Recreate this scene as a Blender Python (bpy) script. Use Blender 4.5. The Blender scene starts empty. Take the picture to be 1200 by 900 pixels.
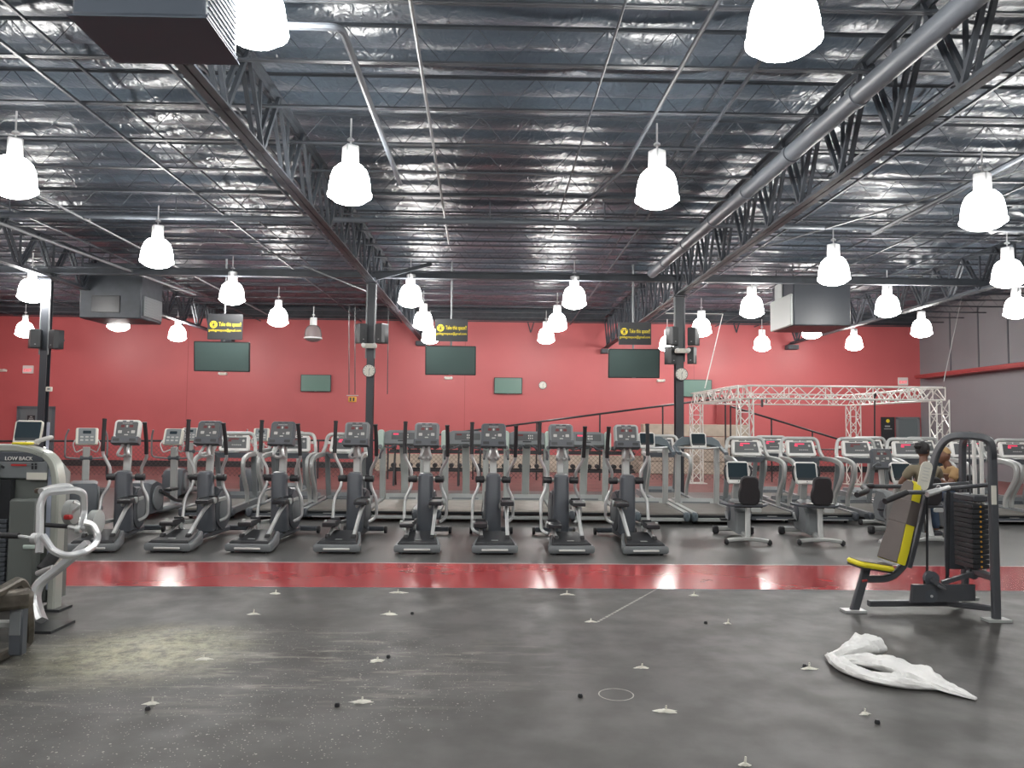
import bpy, math, random
from mathutils import Vector, Matrix, noise as mnoise
random.seed(7)
PI = math.pi
SC = bpy.context.scene
COL = SC.collection

# ------------------------------------------------------------------ materials
def N(nt, t, **kw):
    n = nt.nodes.new(t)
    for k, v in kw.items():
        setattr(n, k, v)
    return n

def mat(name, col, rough=0.5, metal=0.0, spec=0.5, bump=0.0, bscale=60.0, var=0.0, vscale=4.0, emit=None, estr=0.0, coat=0.0, trans=0.0):
    m = bpy.data.materials.new(name); m.use_nodes = True
    nt = m.node_tree; b = nt.nodes['Principled BSDF']
    b.inputs['Base Color'].default_value = (*col, 1)
    b.inputs['Roughness'].default_value = rough
    b.inputs['Metallic'].default_value = metal
    b.inputs['Specular IOR Level'].default_value = spec
    b.inputs['Coat Weight'].default_value = coat
    b.inputs['Transmission Weight'].default_value = trans
    tc = N(nt, 'ShaderNodeTexCoord')
    if var > 0:
        no = N(nt, 'ShaderNodeTexNoise'); no.inputs['Scale'].default_value = vscale; no.inputs['Detail'].default_value = 6
        nt.links.new(tc.outputs['Object'], no.inputs['Vector'])
        r = N(nt, 'ShaderNodeMapRange'); r.inputs[1].default_value = .3; r.inputs[2].default_value = .7
        r.inputs[3].default_value = 1 - var; r.inputs[4].default_value = 1 + var
        nt.links.new(no.outputs['Fac'], r.inputs[0])
        mx = N(nt, 'ShaderNodeVectorMath', operation='SCALE'); mx.inputs[0].default_value = col
        nt.links.new(r.outputs[0], mx.inputs['Scale']); nt.links.new(mx.outputs[0], b.inputs['Base Color'])
    if bump > 0:
        no = N(nt, 'ShaderNodeTexNoise'); no.inputs['Scale'].default_value = bscale; no.inputs['Detail'].default_value = 3
        nt.links.new(tc.outputs['Object'], no.inputs['Vector'])
        bp = N(nt, 'ShaderNodeBump'); bp.inputs['Strength'].default_value = bump; bp.inputs['Distance'].default_value = .01
        nt.links.new(no.outputs['Fac'], bp.inputs['Height']); nt.links.new(bp.outputs[0], b.inputs['Normal'])
    if emit:
        b.inputs['Emission Color'].default_value = (*emit, 1); b.inputs['Emission Strength'].default_value = estr
    return m

M = {}
def defmats():
    M['silver'] = mat('silver_paint', (.50, .51, .50), .38, .35, var=.06)
    M['bright'] = mat('bright_metal', (.62, .63, .63), .33, .45)
    M['chrome'] = mat('chrome_metal', (.85, .86, .9), .12, 1)
    M['dgrey'] = mat('dark_grey_plastic', (.085, .095, .11), .38, bump=.1, bscale=300)
    M['mgrey'] = mat('mid_grey_plastic', (.20, .215, .225), .42, bump=.08, bscale=300)
    M['bgrey'] = mat('blue_grey_plastic', (.12, .15, .17), .42)
    M['lgrey'] = mat('light_grey_plastic', (.42, .44, .43), .45)
    M['greentint'] = mat('pale_green_plastic', (.55, .66, .60), .45)
    M['white'] = mat('white_plastic', (.80, .79, .76), .42)
    M['cream'] = mat('cream_plastic', (.72, .70, .62), .5)
    M['black'] = mat('black_rubber', (.025, .025, .028), .55, bump=.15, bscale=200)
    M['blackp'] = mat('black_plastic', (.03, .032, .036), .35)
    M['belt'] = mat('running_belt', (.15, .14, .125), .6, var=.12, vscale=6)
    M['belt2'] = mat('running_belt_dusty', (.36, .33, .29), .55, var=.15, vscale=5)
    M['screen'] = mat('dark_display_glass', (.03, .045, .055), .12)
    M['panel'] = mat('keypad_film', (.10, .105, .11), .4)
    M['key'] = mat('keypad_buttons', (.50, .50, .48), .5)
    M['led'] = mat('red_led_digits', (.4, .02, .04), .5, emit=(1, .08, .18), estr=.75)
    M['leddim'] = mat('dim_red_led', (.10, .02, .022), .5, emit=(1, .08, .1), estr=.04)
    M['steel'] = mat('black_roof_steel', (.052, .06, .072), .5, .0, var=.2)
    M['colsteel'] = mat('column_paint', (.045, .05, .06), .4)
    M['pipe'] = mat('grey_painted_pipe', (.115, .13, .15), .45)
    M['galv'] = mat('galvanised_conduit', (.20, .21, .22), .45, .2)
    M['lampwhite'] = mat('lamp_housing_white', (.72, .73, .74), .4)
    M['tv'] = mat('television_bezel', (.018, .018, .02), .3)
    M['tvscr'] = mat('television_screen', (.085, .125, .12), .22)
    M['tvscr_refl'] = mat('wall_screen_reflection_tint', (.13, .24, .20), .3)  # green-grey is a reflection put into the screen colour
    M['board'] = mat('black_sign_board', (.03, .032, .036), .45)
    M['yellow'] = mat('sign_yellow', (.85, .68, .04), .5)
    M['yvinyl'] = mat('yellow_vinyl', (.85, .74, .03), .45, bump=.1)
    M['brownv'] = mat('brown_vinyl', (.10, .082, .075), .5, bump=.2, bscale=150, var=.08)
    M['frame'] = mat('charcoal_frame_paint', (.085, .09, .10), .33, .1)
    M['olive'] = mat('green_grey_panel', (.15, .165, .155), .4)
    M['shroud'] = mat('silver_green_frame', (.50, .52, .47), .3, .3)
    M['whitesteel'] = mat('white_silver_tube', (.66, .67, .68), .25, .4)
    M['bluepl'] = mat('pale_blue_panel', (.42, .46, .56), .4)
    M['red'] = mat('red_plastic', (.45, .03, .03), .4)
    M['truss'] = mat('aluminium_truss', (.80, .80, .76), .35, .3)
    M['clockface'] = mat('clock_face', (.82, .80, .72), .5)
    M['beige'] = mat('raw_board', (.48, .41, .33), .7, var=.15, vscale=3)
    M['door'] = mat('grey_door_paint', (.16, .19, .20), .45)
    M['orange'] = mat('orange_plastic', (.75, .38, .05), .5)
    M['bag'] = mat('white_plastic_film', (.93, .93, .91), .42, bump=.5, bscale=28)
    b = M['bag'].node_tree.nodes['Principled BSDF']; b.inputs['Subsurface Weight'].default_value = .12; b.inputs['Subsurface Radius'].default_value = (.02, .02, .02)
    M['unit'] = mat('roof_unit_paint', (.14, .17, .215), .6)
    M['plaster'] = mat('torn_plaster', (.85, .83, .74), .8, bump=.4, bscale=90)
    M['rust'] = mat('worn_brown_steel', (.13, .115, .095), .35, .4, var=.35, vscale=14)
    M['skin'] = mat('brown_skin', (.20, .10, .065), .5); M['skin'].node_tree.nodes['Principled BSDF'].inputs['Subsurface Weight'].default_value = .1
    M['hair'] = mat('black_hair', (.012, .011, .012), .45, bump=.5, bscale=120)
    M['jeans'] = mat('blue_denim', (.055, .085, .14), .8, bump=.3, bscale=200, var=.2)
    M['trous'] = mat('grey_cloth', (.16, .155, .15), .85, bump=.3, bscale=120)
    M['oliveshirt'] = mat('olive_cloth', (.22, .19, .13), .85, bump=.3, bscale=90)
    M['tan'] = mat('tan_cloth', (.42, .27, .13), .85, bump=.3, bscale=90)
    M['shoew'] = mat('white_shoe', (.75, .74, .72), .55)
    M['shoed'] = mat('dark_shoe', (.05, .05, .06), .6)

def glow(name, col, s):
    m = bpy.data.materials.new(name); m.use_nodes = True; nt = m.node_tree
    b = nt.nodes['Principled BSDF']
    b.inputs['Base Color'].default_value = (.9, .9, .9, 1); b.inputs['Emission Color'].default_value = (*col, 1); b.inputs['Emission Strength'].default_value = s
    return m

# ------------------------------------------------------------------ mesh collector
def fillet(pts, r, n=5):
    pts = [Vector(p) for p in pts]
    if r <= 0 or len(pts) < 3: return pts
    out = [pts[0]]
    for i in range(1, len(pts) - 1):
        p, a, b = pts[i], pts[i-1], pts[i+1]
        da, db = (a-p), (b-p)
        rr = min(r, da.length*.49, db.length*.49)
        p0 = p + da.normalized()*rr; p1 = p + db.normalized()*rr
        for k in range(n+1):
            t = k/n
            out.append(p0*(1-t)**2 + p*2*t*(1-t) + p1*t*t)
    out.append(pts[-1]); return out

class MB:
    def __init__(s): s.v = []; s.f = []; s.mi = []; s.m = 0
    def add(s, vs, fs):
        o = len(s.v); s.v += [tuple(v) for v in vs]; s.f += [tuple(i+o for i in f) for f in fs]; s.mi += [s.m]*len(fs); return s
    def box(s, c, d, rot=None, bev=0.0):
        c = Vector(c); x, y, z = [a/2 for a in d]
        if bev <= 0:
            vs = [Vector((i*x, j*y, k*z)) for i in (-1, 1) for j in (-1, 1) for k in (-1, 1)]
            fs = [(0,1,3,2),(4,6,7,5),(0,4,5,1),(2,3,7,6),(0,2,6,4),(1,5,7,3)]
        else:
            b = min(bev, x*.95, y*.95, z*.95)
            vs = []; idx = {}
            for i in (-1, 1):
                for j in (-1, 1):
                    for k in (-1, 1):
                        idx[(i,j,k)] = len(vs)
                        vs += [Vector((i*x, j*(y-b), k*(z-b))), Vector((i*(x-b), j*y, k*(z-b))), Vector((i*(x-b), j*(y-b), k*z))]
            fs = []
            g = lambda i, j, k, a: idx[(i,j,k)]+a
            for i in (-1, 1): fs.append([g(i,-1,-1,0), g(i,1,-1,0), g(i,1,1,0), g(i,-1,1,0)][::i])
            for j in (-1, 1): fs.append([g(-1,j,-1,1), g(-1,j,1,1), g(1,j,1,1), g(1,j,-1,1)][::j])
            for k in (-1, 1): fs.append([g(-1,-1,k,2), g(1,-1,k,2), g(1,1,k,2), g(-1,1,k,2)][::k])
            for j in (-1, 1):
                for k in (-1, 1): fs.append([g(-1,j,k,1), g(1,j,k,1), g(1,j,k,2), g(-1,j,k,2)][::-j*k])
            for i in (-1, 1):
                for k in (-1, 1): fs.append([g(i,-1,k,0), g(i,1,k,0), g(i,1,k,2), g(i,-1,k,2)][::i*k])
            for i in (-1, 1):
                for j in (-1, 1): fs.append([g(i,j,-1,0), g(i,j,1,0), g(i,j,1,1), g(i,j,-1,1)][::-i*j])
            for i in (-1, 1):
                for j in (-1, 1):
                    for k in (-1, 1): fs.append([g(i,j,k,0), g(i,j,k,1), g(i,j,k,2)][::i*j*k])
        if rot is not None:
            R = rot if isinstance(rot, Matrix) else eul(*rot)
            vs = [R @ v for v in vs]
        return s.add([v + c for v in vs], fs)
    def tube(s, pts, r, n=8, fil=0.0, cap=True, prof=None, up=None, closed=False, fn=5):
        P = fillet(pts, fil, fn); m = len(P)
        if isinstance(r, (int, float)): R = [r]*m
        else:
            L = [0]
            for i in range(1, m): L.append(L[-1] + (P[i]-P[i-1]).length)
            R = []
            for l in L:
                t = l/max(L[-1], 1e-9)*(len(r)-1); k = min(int(t), len(r)-2); R.append(r[k]*(1-(t-k)) + r[k+1]*(t-k))
        if prof is None: prof = [(math.cos(2*PI*k/n), math.sin(2*PI*k/n)) for k in range(n)]
        n = len(prof); vs = []; prev = None
        for i in range(m):
            if closed: t = (P[(i+1) % m]-P[i-1])
            else: t = (P[min(i+1, m-1)]-P[max(i-1, 0)])
            if t.length < 1e-9: t = Vector((0, 0, 1))
            t.normalize()
            if prev is None:
                u = Vector(up) if up else (Vector((0, 0, 1)) if abs(t.z) < .9 else Vector((0, 1, 0)))
                u = (u - t*u.dot(t)).normalized()
            else:
                u = prev - t*prev.dot(t)
                u = u.normalized() if u.length > 1e-6 else Vector((0, 0, 1))
            prev = u; w = t.cross(u)
            for a, b in prof: vs.append(P[i] + (w*a + u*b)*R[i])
        fs = []
        for i in range(m if closed else m-1):
            j = (i+1) % m
            for k in range(n):
                k2 = (k+1) % n; fs.append((i*n+k, i*n+k2, j*n+k2, j*n+k))
        if cap and not closed:
            fs.append(tuple(range(n))[::-1]); fs.append(tuple((m-1)*n+k for k in range(n)))
        return s.add(vs, fs)
    def bar(s, a, b, w, h=None, up=None):           # rectangular bar from a to b
        h = h or w
        return s.tube([a, b], 1.0, prof=[(-w/2, -h/2), (w/2, -h/2), (w/2, h/2), (-w/2, h/2)], up=up)
    def rtube(s, pts, w, h, fil=0, up=None, fn=6):          # swept rounded-rectangle tube
        b = min(w, h)*.2; pr = []
        for sx, sy, o in ((1,-1,0),(1,1,1),(-1,1,2),(-1,-1,3)):
            x, y = sx*w/2, sy*h/2
            q = [(x-sx*b, y), (x, y-sy*b)]
            if o in (0, 2): pass
            else: q = q[::-1]
            pr += q
        return s.tube(pts, 1.0, prof=pr, fil=fil, up=up, fn=fn)
    def lathe(s, prof, c=(0,0,0), n=16, axis='z', M_=None, sx=1, sy=1):
        c = Vector(c); vs = []; fs = []
        for r, z in prof:
            for k in range(n):
                a = 2*PI*k/n; x, y = r*math.cos(a)*sx, r*math.sin(a)*sy
                v = Vector((x, y, z)) if axis == 'z' else (Vector((z, x, y)) if axis == 'x' else Vector((x, z, -y)) if axis == '-y' else Vector((y, z, x)))
                if M_ is not None: v = M_ @ v
                vs.append(v + c)
        m = len(prof)
        for i in range(m-1):
            for k in range(n):
                k2 = (k+1) % n; fs.append((i*n+k, i*n+k2, (i+1)*n+k2, (i+1)*n+k))
        if prof[0][0] > 1e-6: fs.append(tuple(range(n))[::-1])
        if prof[-1][0] > 1e-6: fs.append(tuple((m-1)*n+k for k in range(n)))
        return s.add(vs, fs)
    def disc(s, c, r, t, axis='x', n=20, b=.15):
        return s.lathe([(r*(1-b), -t/2), (r, -t/2+r*b*.3), (r, t/2-r*b*.3), (r*(1-b), t/2)], c, n, axis)
    def prism(s, poly, a, b, axis='x', M_=None, c=(0,0,0), bev=0.0):   # 2-D outline extruded along an axis from a to b
        n = len(poly); c = Vector(c)
        def mk(p, q, t):
            v = Vector((t, p, q)) if axis == 'x' else (Vector((p, t, q)) if axis == 'y' else Vector((p, q, t)))
            if M_ is not None: v = M_ @ v
            return v + c
        if bev > 0:
            cx = sum(p[0] for p in poly)/n; cy = sum(p[1] for p in poly)/n
            mxr = max(math.hypot(p[0]-cx, p[1]-cy) for p in poly); k = 1 - bev/mxr
            inn = [((p-cx)*k+cx, (q-cy)*k+cy) for p, q in poly]
            rings = [(inn, a), (poly, a+bev if b > a else a-bev), (poly, b-bev if b > a else b+bev), (inn, b)]
        else: rings = [(poly, a), (poly, b)]
        vs = [mk(p, q, t) for pl, t in rings for p, q in pl]; fs = []
        for i in range(len(rings)-1):
            for k in range(n):
                k2 = (k+1) % n; fs.append((i*n+k, i*n+k2, (i+1)*n+k2, (i+1)*n+k))
        fs.append(tuple(range(n))[::-1]); fs.append(tuple((len(rings)-1)*n+k for k in range(n)))
        return s.add(vs, fs)
    def xf(s, Mx):
        s.v = [tuple(Mx @ Vector(v)) for v in s.v]; return s
    def build(s, name, m, parent=None, smooth=True, loc=None, rot=None, ang=38):
        me = bpy.data.meshes.new(name); me.from_pydata(s.v, [], s.f)
        ms = m if isinstance(m, (list, tuple)) else [m]
        for x in ms: me.materials.append(M[x] if isinstance(x, str) else x)
        if len(ms) > 1: me.polygons.foreach_set('material_index', s.mi)
        import bmesh
        bm = bmesh.new(); bm.from_mesh(me); bmesh.ops.recalc_face_normals(bm, faces=bm.faces); bm.to_mesh(me); bm.free()
        if smooth:
            me.polygons.foreach_set('use_smooth', [True]*len(me.polygons)); me.set_sharp_from_angle(angle=math.radians(ang))
        me.update()
        o = bpy.data.objects.new(name, me); COL.objects.link(o)
        if parent: o.parent = parent
        if loc: o.location = loc
        if rot: o.rotation_euler = rot
        return o

def eul(x, y, z):
    return Matrix.Rotation(z, 3, 'Z') @ Matrix.Rotation(y, 3, 'Y') @ Matrix.Rotation(x, 3, 'X')

def rrect(w, h, r, n=4, cx=0, cy=0):
    out = []
    for (sx, sy, a0) in ((1,1,0),(-1,1,90),(-1,-1,180),(1,-1,270)):
        for k in range(n+1):
            a = math.radians(a0 + 90*k/n)
            out.append((cx+sx*(w/2-r)+r*math.cos(a), cy+sy*(h/2-r)+r*math.sin(a)))
    return out

def empty(name, loc=(0,0,0), rz=0.0):
    o = bpy.data.objects.new(name, None); COL.objects.link(o); o.empty_display_size = .1
    o.location = loc; o.rotation_euler = (0, 0, rz); return o

def tag(o, label=None, cat=None, group=None, kind=None):
    if label: o['label'] = label
    if cat: o['category'] = cat
    if group: o['group'] = group
    if kind: o['kind'] = kind
    return o

def copy_tree(o, parent=None):
    c = o.copy(); COL.objects.link(c)
    if parent: c.parent = parent
    for ch in CH.get(o.name, []) if False else [x for x in list(COL.objects) if x.parent == o]: copy_tree(ch, c)
    return c
CH = {}

def place(proto, state, x, y, rz, label, group, z=0.0):
    o = proto if not state.get(proto.name) else copy_tree(proto)
    state[proto.name] = True
    o.location = (x, y, z); o.rotation_euler = (0, 0, rz); o['label'] = label; o['group'] = group
    return o

def text(body, size, m, parent, loc, rot, name='lettering', ext=.002, align='CENTER', sx=1.0, fit=None):
    cu = bpy.data.curves.new(name, 'FONT'); cu.body = body; cu.size = size; cu.extrude = ext; cu.align_x = align; cu.align_y = 'CENTER'
    cu.resolution_u = 3; cu.offset = size*.008
    o = bpy.data.objects.new(name, cu); COL.objects.link(o); cu.materials.append(M[m] if isinstance(m, str) else m)
    dg = bpy.context.evaluated_depsgraph_get(); me = bpy.data.meshes.new_from_object(o.evaluated_get(dg))
    if fit: xs = [v.co.x for v in me.vertices]; sx = fit/(max(xs)-min(xs))
    bpy.data.objects.remove(o); o = bpy.data.objects.new(name, me); COL.objects.link(o)
    if not me.materials: me.materials.append(M[m] if isinstance(m, str) else m)
    o.parent = parent; o.location = loc; o.rotation_euler = rot; o.scale = (sx, 1, 1)
    return o

# ------------------------------------------------------------------ camera
F = 900.0
CAMP = Vector((0, 0, 1.6))
RCAM = Matrix.Rotation(-math.radians(1.15), 3, 'Z') @ Matrix.Rotation(math.radians(90+3.18), 3, 'X') @ Matrix.Rotation(math.radians(.54), 3, 'Z')
def at(px, py, Y):                                  # world point seen at a pixel, at depth Y
    d = RCAM @ Vector(((px-600)/F, -(py-450)/F, -1)); return CAMP + d*(Y/d.y)
def atz(px, py, z):
    d = RCAM @ Vector(((px-600)/F, -(py-450)/F, -1)); return CAMP + d*((z-CAMP.z)/d.z)
def camera():
    cd = bpy.data.cameras.new('camera'); c = bpy.data.objects.new('camera', cd); COL.objects.link(c)
    cd.sensor_width = 36; cd.lens = 27.0; cd.clip_start = .05; cd.clip_end = 200
    c.matrix_world = Matrix.Translation(CAMP) @ RCAM.to_4x4(); SC.camera = c
# ------------------------------------------------------------------ room shell
XL, XR, YB, YF, ZC = -21.0, 16.2, 29.0, -5.0, 6.1
ST = 'structure'

def floor_mats():
    # dark rubber with chalk dust, scuffs and specks
    m = bpy.data.materials.new('black_rubber_floor'); m.use_nodes = True; nt = m.node_tree; L = nt.links
    b = nt.nodes['Principled BSDF']; tc = N(nt, 'ShaderNodeTexCoord'); P = tc.outputs['Object']
    def noise(sc, det=6, vec=None, rough=.55):
        n = N(nt, 'ShaderNodeTexNoise'); n.inputs['Scale'].default_value = sc; n.inputs['Detail'].default_value = det; n.inputs['Roughness'].default_value = rough
        L.new(vec or P, n.inputs['Vector']); return n.outputs['Fac']
    def rng(x, a, bb, c, d, sm=True):
        r = N(nt, 'ShaderNodeMapRange'); r.interpolation_type = 'SMOOTHSTEP' if sm else 'LINEAR'
        for i, vv in enumerate((a, bb, c, d)): r.inputs[i+1].default_value = vv
        L.new(x, r.inputs[0]); return r.outputs[0]
    def mth(op, x, y):
        q = N(nt, 'ShaderNodeMath', operation=op)
        for i, t in enumerate((x, y)):
            if isinstance(t, (int, float)): q.inputs[i].default_value = t
            else: L.new(t, q.inputs[i])
        return q.outputs[0]
    def mix(f, c1, c2):
        q = N(nt, 'ShaderNodeMix', data_type='RGBA'); L.new(f, q.inputs[0])
        for i, t in ((6, c1), (7, c2)):
            if isinstance(t, tuple): q.inputs[i].default_value = (*t, 1)
            else: L.new(t, q.inputs[i])
        return q.outputs[2]
    def blob(x, y, rx, ry, rot=0):
        mp = N(nt, 'ShaderNodeMapping'); mp.vector_type = 'TEXTURE'
        mp.inputs['Location'].default_value = (x, y, 0); mp.inputs['Rotation'].default_value = (0, 0, rot); mp.inputs['Scale'].default_value = (rx, ry, 50)
        L.new(P, mp.inputs[0])
        ln = N(nt, 'ShaderNodeVectorMath', operation='LENGTH'); L.new(mp.outputs[0], ln.inputs[0])
        return rng(ln.outputs['Value'], 0.15, 1.0, 1, 0)
    base = mix(rng(noise(1.3, 8), .35, .65, 0, 1), (.060, .058, .055), (.082, .079, .074))
    st = N(nt, 'ShaderNodeMapping'); st.inputs['Scale'].default_value = (1.2, 6, 1); st.inputs['Rotation'].default_value = (0, 0, .12); L.new(P, st.inputs[0])
    streak = rng(noise(1.6, 9, st.outputs[0], .72), .50, .66, 0, 1)
    dustmask = mth('MAXIMUM', blob(-1.35, 5.3, 2.4, 1.3), blob(-3.0, 5.2, 1.6, 1.2))
    base = mix(mth('MULTIPLY', mth('MULTIPLY', streak, dustmask), .95), base, (.27, .26, .22))
    pile = mth('MULTIPLY', blob(-2.45, 5.55, .95, .95, 0), rng(noise(8, 9, None, .85), .38, .6, .2, 1))
    base = mix(mth('MULTIPLY', pile, 1.0), base, (.47, .45, .31))
    # white specks
    vo = N(nt, 'ShaderNodeTexVoronoi'); vo.inputs['Scale'].default_value = 16; L.new(P, vo.inputs['Vector'])
    vo2 = N(nt, 'ShaderNodeTexVoronoi'); vo2.inputs['Scale'].default_value = 45; L.new(P, vo2.inputs['Vector'])
    spk = mth('MAXIMUM', mth('LESS_THAN', vo.outputs['Distance'], .10), mth('LESS_THAN', vo2.outputs['Distance'], .14))
    area = mth('MAXIMUM', mth('MULTIPLY', blob(-2.0, 4.9, 3.6, 2.4), 1.0), mth('MULTIPLY', blob(.5, 5, 3, 3), .3))
    spk = mth('MULTIPLY', spk, mth('GREATER_THAN', mth('ADD', area, mth('MULTIPLY', noise(9, 2), .6)), .82))
    base = mix(mth('MULTIPLY', spk, .8), base, (.45, .44, .38))
    # chalk line and a faint rectangle where a machine stood
    L.new(base, b.inputs['Base Color'])
    L.new(rng(noise(3, 6), .3, .7, .40, .55), b.inputs['Roughness'])
    b.inputs['Specular IOR Level'].default_value = .42
    bp = N(nt, 'ShaderNodeBump'); bp.inputs['Strength'].default_value = .12; bp.inputs['Distance'].default_value = .004
    L.new(noise(150, 3), bp.inputs['Height']); L.new(bp.outputs[0], b.inputs['Normal'])
    M['floor'] = m
    M['strip'] = mat('red_floor_strip_paint', (.46, .055, .06), .16, spec=.6, var=.06, vscale=1.5, bump=.04, bscale=3)
    M['mat2'] = mat('black_machine_area_floor', (.090, .088, .085), .40, var=.15, vscale=1.2, bump=.1, bscale=150)
    M['carpet'] = mat('maroon_mat_floor', (.20, .075, .07), .6, var=.15, vscale=2, bump=.1, bscale=100)

def wall_mat(name, c, rough=.55, orange=.1):
    return mat(name, c, rough, var=.035, vscale=.8, bump=.08, bscale=70)

def foil_mat():
    m = bpy.data.materials.new('black_foil_insulation'); m.use_nodes = True; nt = m.node_tree; L = nt.links
    b = nt.nodes['Principled BSDF']; tc = N(nt, 'ShaderNodeTexCoord')
    b.inputs['Base Color'].default_value = (.07, .092, .118, 1); b.inputs['Roughness'].default_value = .30; b.inputs['Specular IOR Level'].default_value = .6  # bluish tint of the foil is haze put into its colour
    b.inputs['Metallic'].default_value = .0
    mp = N(nt, 'ShaderNodeMapping'); mp.inputs['Scale'].default_value = (9, 5, 6); mp.inputs['Rotation'].default_value = (0, 0, .6); L.new(tc.outputs['Object'], mp.inputs[0])
    n1 = N(nt, 'ShaderNodeTexNoise'); n1.noise_type = 'RIDGED_MULTIFRACTAL'; n1.inputs['Scale'].default_value = 1.1; n1.inputs['Detail'].default_value = 4; n1.inputs['Distortion'].default_value = .8
    L.new(mp.outputs[0], n1.inputs['Vector'])
    n2 = N(nt, 'ShaderNodeTexNoise'); n2.inputs['Scale'].default_value = 7; n2.inputs['Detail'].default_value = 5; L.new(tc.outputs['Object'], n2.inputs['Vector'])
    ad = N(nt, 'ShaderNodeMath', operation='ADD'); L.new(n1.outputs['Fac'], ad.inputs[0]); L.new(n2.outputs['Fac'], ad.inputs[1])
    bp = N(nt, 'ShaderNodeBump'); bp.inputs['Strength'].default_value = .8; bp.inputs['Distance'].default_value = .018
    L.new(ad.outputs[0], bp.inputs['Height']); L.new(bp.outputs[0], b.inputs['Normal'])
    M['foil'] = m

def build_room():
    floor_mats(); foil_mat()
    M['redwall'] = wall_mat('red_wall_paint', (.56, .125, .128), .42)  # red made paler and pinker, haze put into the wall colour
    M['greywall'] = wall_mat('grey_wall_paint', (.22, .22, .235), .6)
    M['maroon'] = mat('maroon_trim_paint', (.33, .05, .05), .5)
    # floor: one slab, four kinds of covering
    mb = MB(); ys = [YF, 7.70, 9.08, 19.3, YB]
    for i in range(4):
        mb.m = i; mb.add([(XL, ys[i], 0), (XR, ys[i], 0), (XR, ys[i+1], 0), (XL, ys[i+1], 0)], [(0, 1, 2, 3)])
    tag(mb.build('floor', ['floor', 'strip', 'mat2', 'carpet'], smooth=False), kind=ST)
    t = MB().box((0, 9.085, .002), (XR-XL, .022, .004)); tag(t.build('trim_1', 'bright'), kind=ST)
    t = MB().box((0, 7.70, .0015), (XR-XL, .012, .003)); tag(t.build('trim_2', 'mgrey'), kind=ST)
    def wall(name, c, d, m): return tag(MB().box(c, d).build(name, m, smooth=False), kind=ST)
    wall('wall_back', ((XL+XR)/2, YB+.1, 3.05), (XR-XL+.4, .2, 6.3), 'redwall')
    wall('wall_right', (XR+.1, (YB+YF)/2, 3.05), (.2, YB-YF+.4, 6.3), 'greywall')
    wall('wall_left', (XL-.1, (YB+YF)/2, 3.05), (.2, YB-YF+.4, 6.3), 'redwall')
    wall('wall_front', ((XL+XR)/2, YF-.1, 3.05), (XR-XL+.4, .2, 6.3), 'greywall')
    tag(MB().box(((XL+XR)/2, YB-.012, .11), (XR-XL, .024, .22)).build('baseboard_back', 'blackp'), kind=ST)
    # joints between the back wall panels
    for k, x in enumerate((-11.6, -1.2, 7.5)):
        tag(MB().box((x, YB-.002, 2.9), (.012, .004, 5.3)).build('trim_%d' % (3+k), 'maroon'), kind=ST)
    tag(MB().box(((XL+XR)/2, YB-.02, 5.86), (XR-XL, .04, .5)).build('trim_7', 'steel'), kind=ST)
    # ribs on the right wall
    mb = MB()
    for y in (18.5, 20.2, 21.9, 23.9, 25.4, 27.0): mb.box((XR-.01, y, 4.7), (.02, .05, 2.2))
    tag(mb.build('trim_6', 'dgrey'), kind=ST)
    # ceiling: sagging foil-faced insulation
    nx, x0, x1 = 110, XL-.1, XR+.1; ny = 420; y0, y1 = YF-.1, YB+.1
    vs = []; fs = []
    for j in range(ny+1):
        y = y0+(y1-y0)*j/ny; ph = (y % .6)/.6; row = math.floor(y/.6)
        for i in range(nx+1):
            x = x0+(x1-x0)*i/nx
            amp = .075+.075*mnoise.noise(Vector((x*.35, row*3.7, 0)))
            s = math.sin(PI*ph)**.7
            seam = .035 if abs((x % 1.9)-.95) < .2 else 0
            z = ZC - amp*s + .02*mnoise.noise(Vector((x*1.7, y*2.6, 5))) + seam*(s)
            vs.append((x, y, z))
    for j in range(ny):
        for i in range(nx):
            a = j*(nx+1)+i; fs.append((a, a+nx+1, a+nx+2, a+1))
    mb = MB().add(vs, fs); o = mb.build('ceiling', 'foil', ang=180); tag(o, kind=ST)

def truss_mesh(mb, p0, length, axis, zb, zt, pan, cw, rw, diag=True, verts=True, fan=False):
    """open web truss: twin angle chords and a zigzag of rods"""
    ax = Vector((1, 0, 0)) if axis == 'x' else Vector((0, 1, 0)); sd = Vector((0, 1, 0)) if axis == 'x' else Vector((1, 0, 0))
    P = Vector(p0)
    for z in (zb, zt):
        for s_ in (-1, 1):
            c = P + ax*length/2 + Vector((0, 0, z)) + sd*s_*cw*.55
            d = (length, cw*.9, cw*.22) if axis == 'x' else (cw*.9, length, cw*.22)
            mb.box(c, d)
            c2 = P + ax*length/2 + Vector((0, 0, z+(cw*.4 if z == zb else -cw*.4))) + sd*s_*cw*.2
            d = (length, cw*.15, cw*.9) if axis == 'x' else (cw*.15, length, cw*.9)
            mb.box(c2, d)
    n = max(1, int(round(length/pan))); pan = length/n
    for k in range(n):
        a = P + ax*(k*pan) + Vector((0, 0, zt)); m_ = P + ax*((k+.5)*pan) + Vector((0, 0, zb)); b = P + ax*((k+1)*pan) + Vector((0, 0, zt))
        if fan:
            for s_ in (-1, 1):
                o = sd*s_*cw*.5
                mb.bar(a+o, m_+o, rw); mb.bar(m_+o, b+o, rw)
            mb.bar(Vector((m_.x, m_.y, zb)), Vector((m_.x, m_.y, zt)), rw*.8)
        else:
            mb.tube([a, m_, b], rw/2, n=4)

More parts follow.
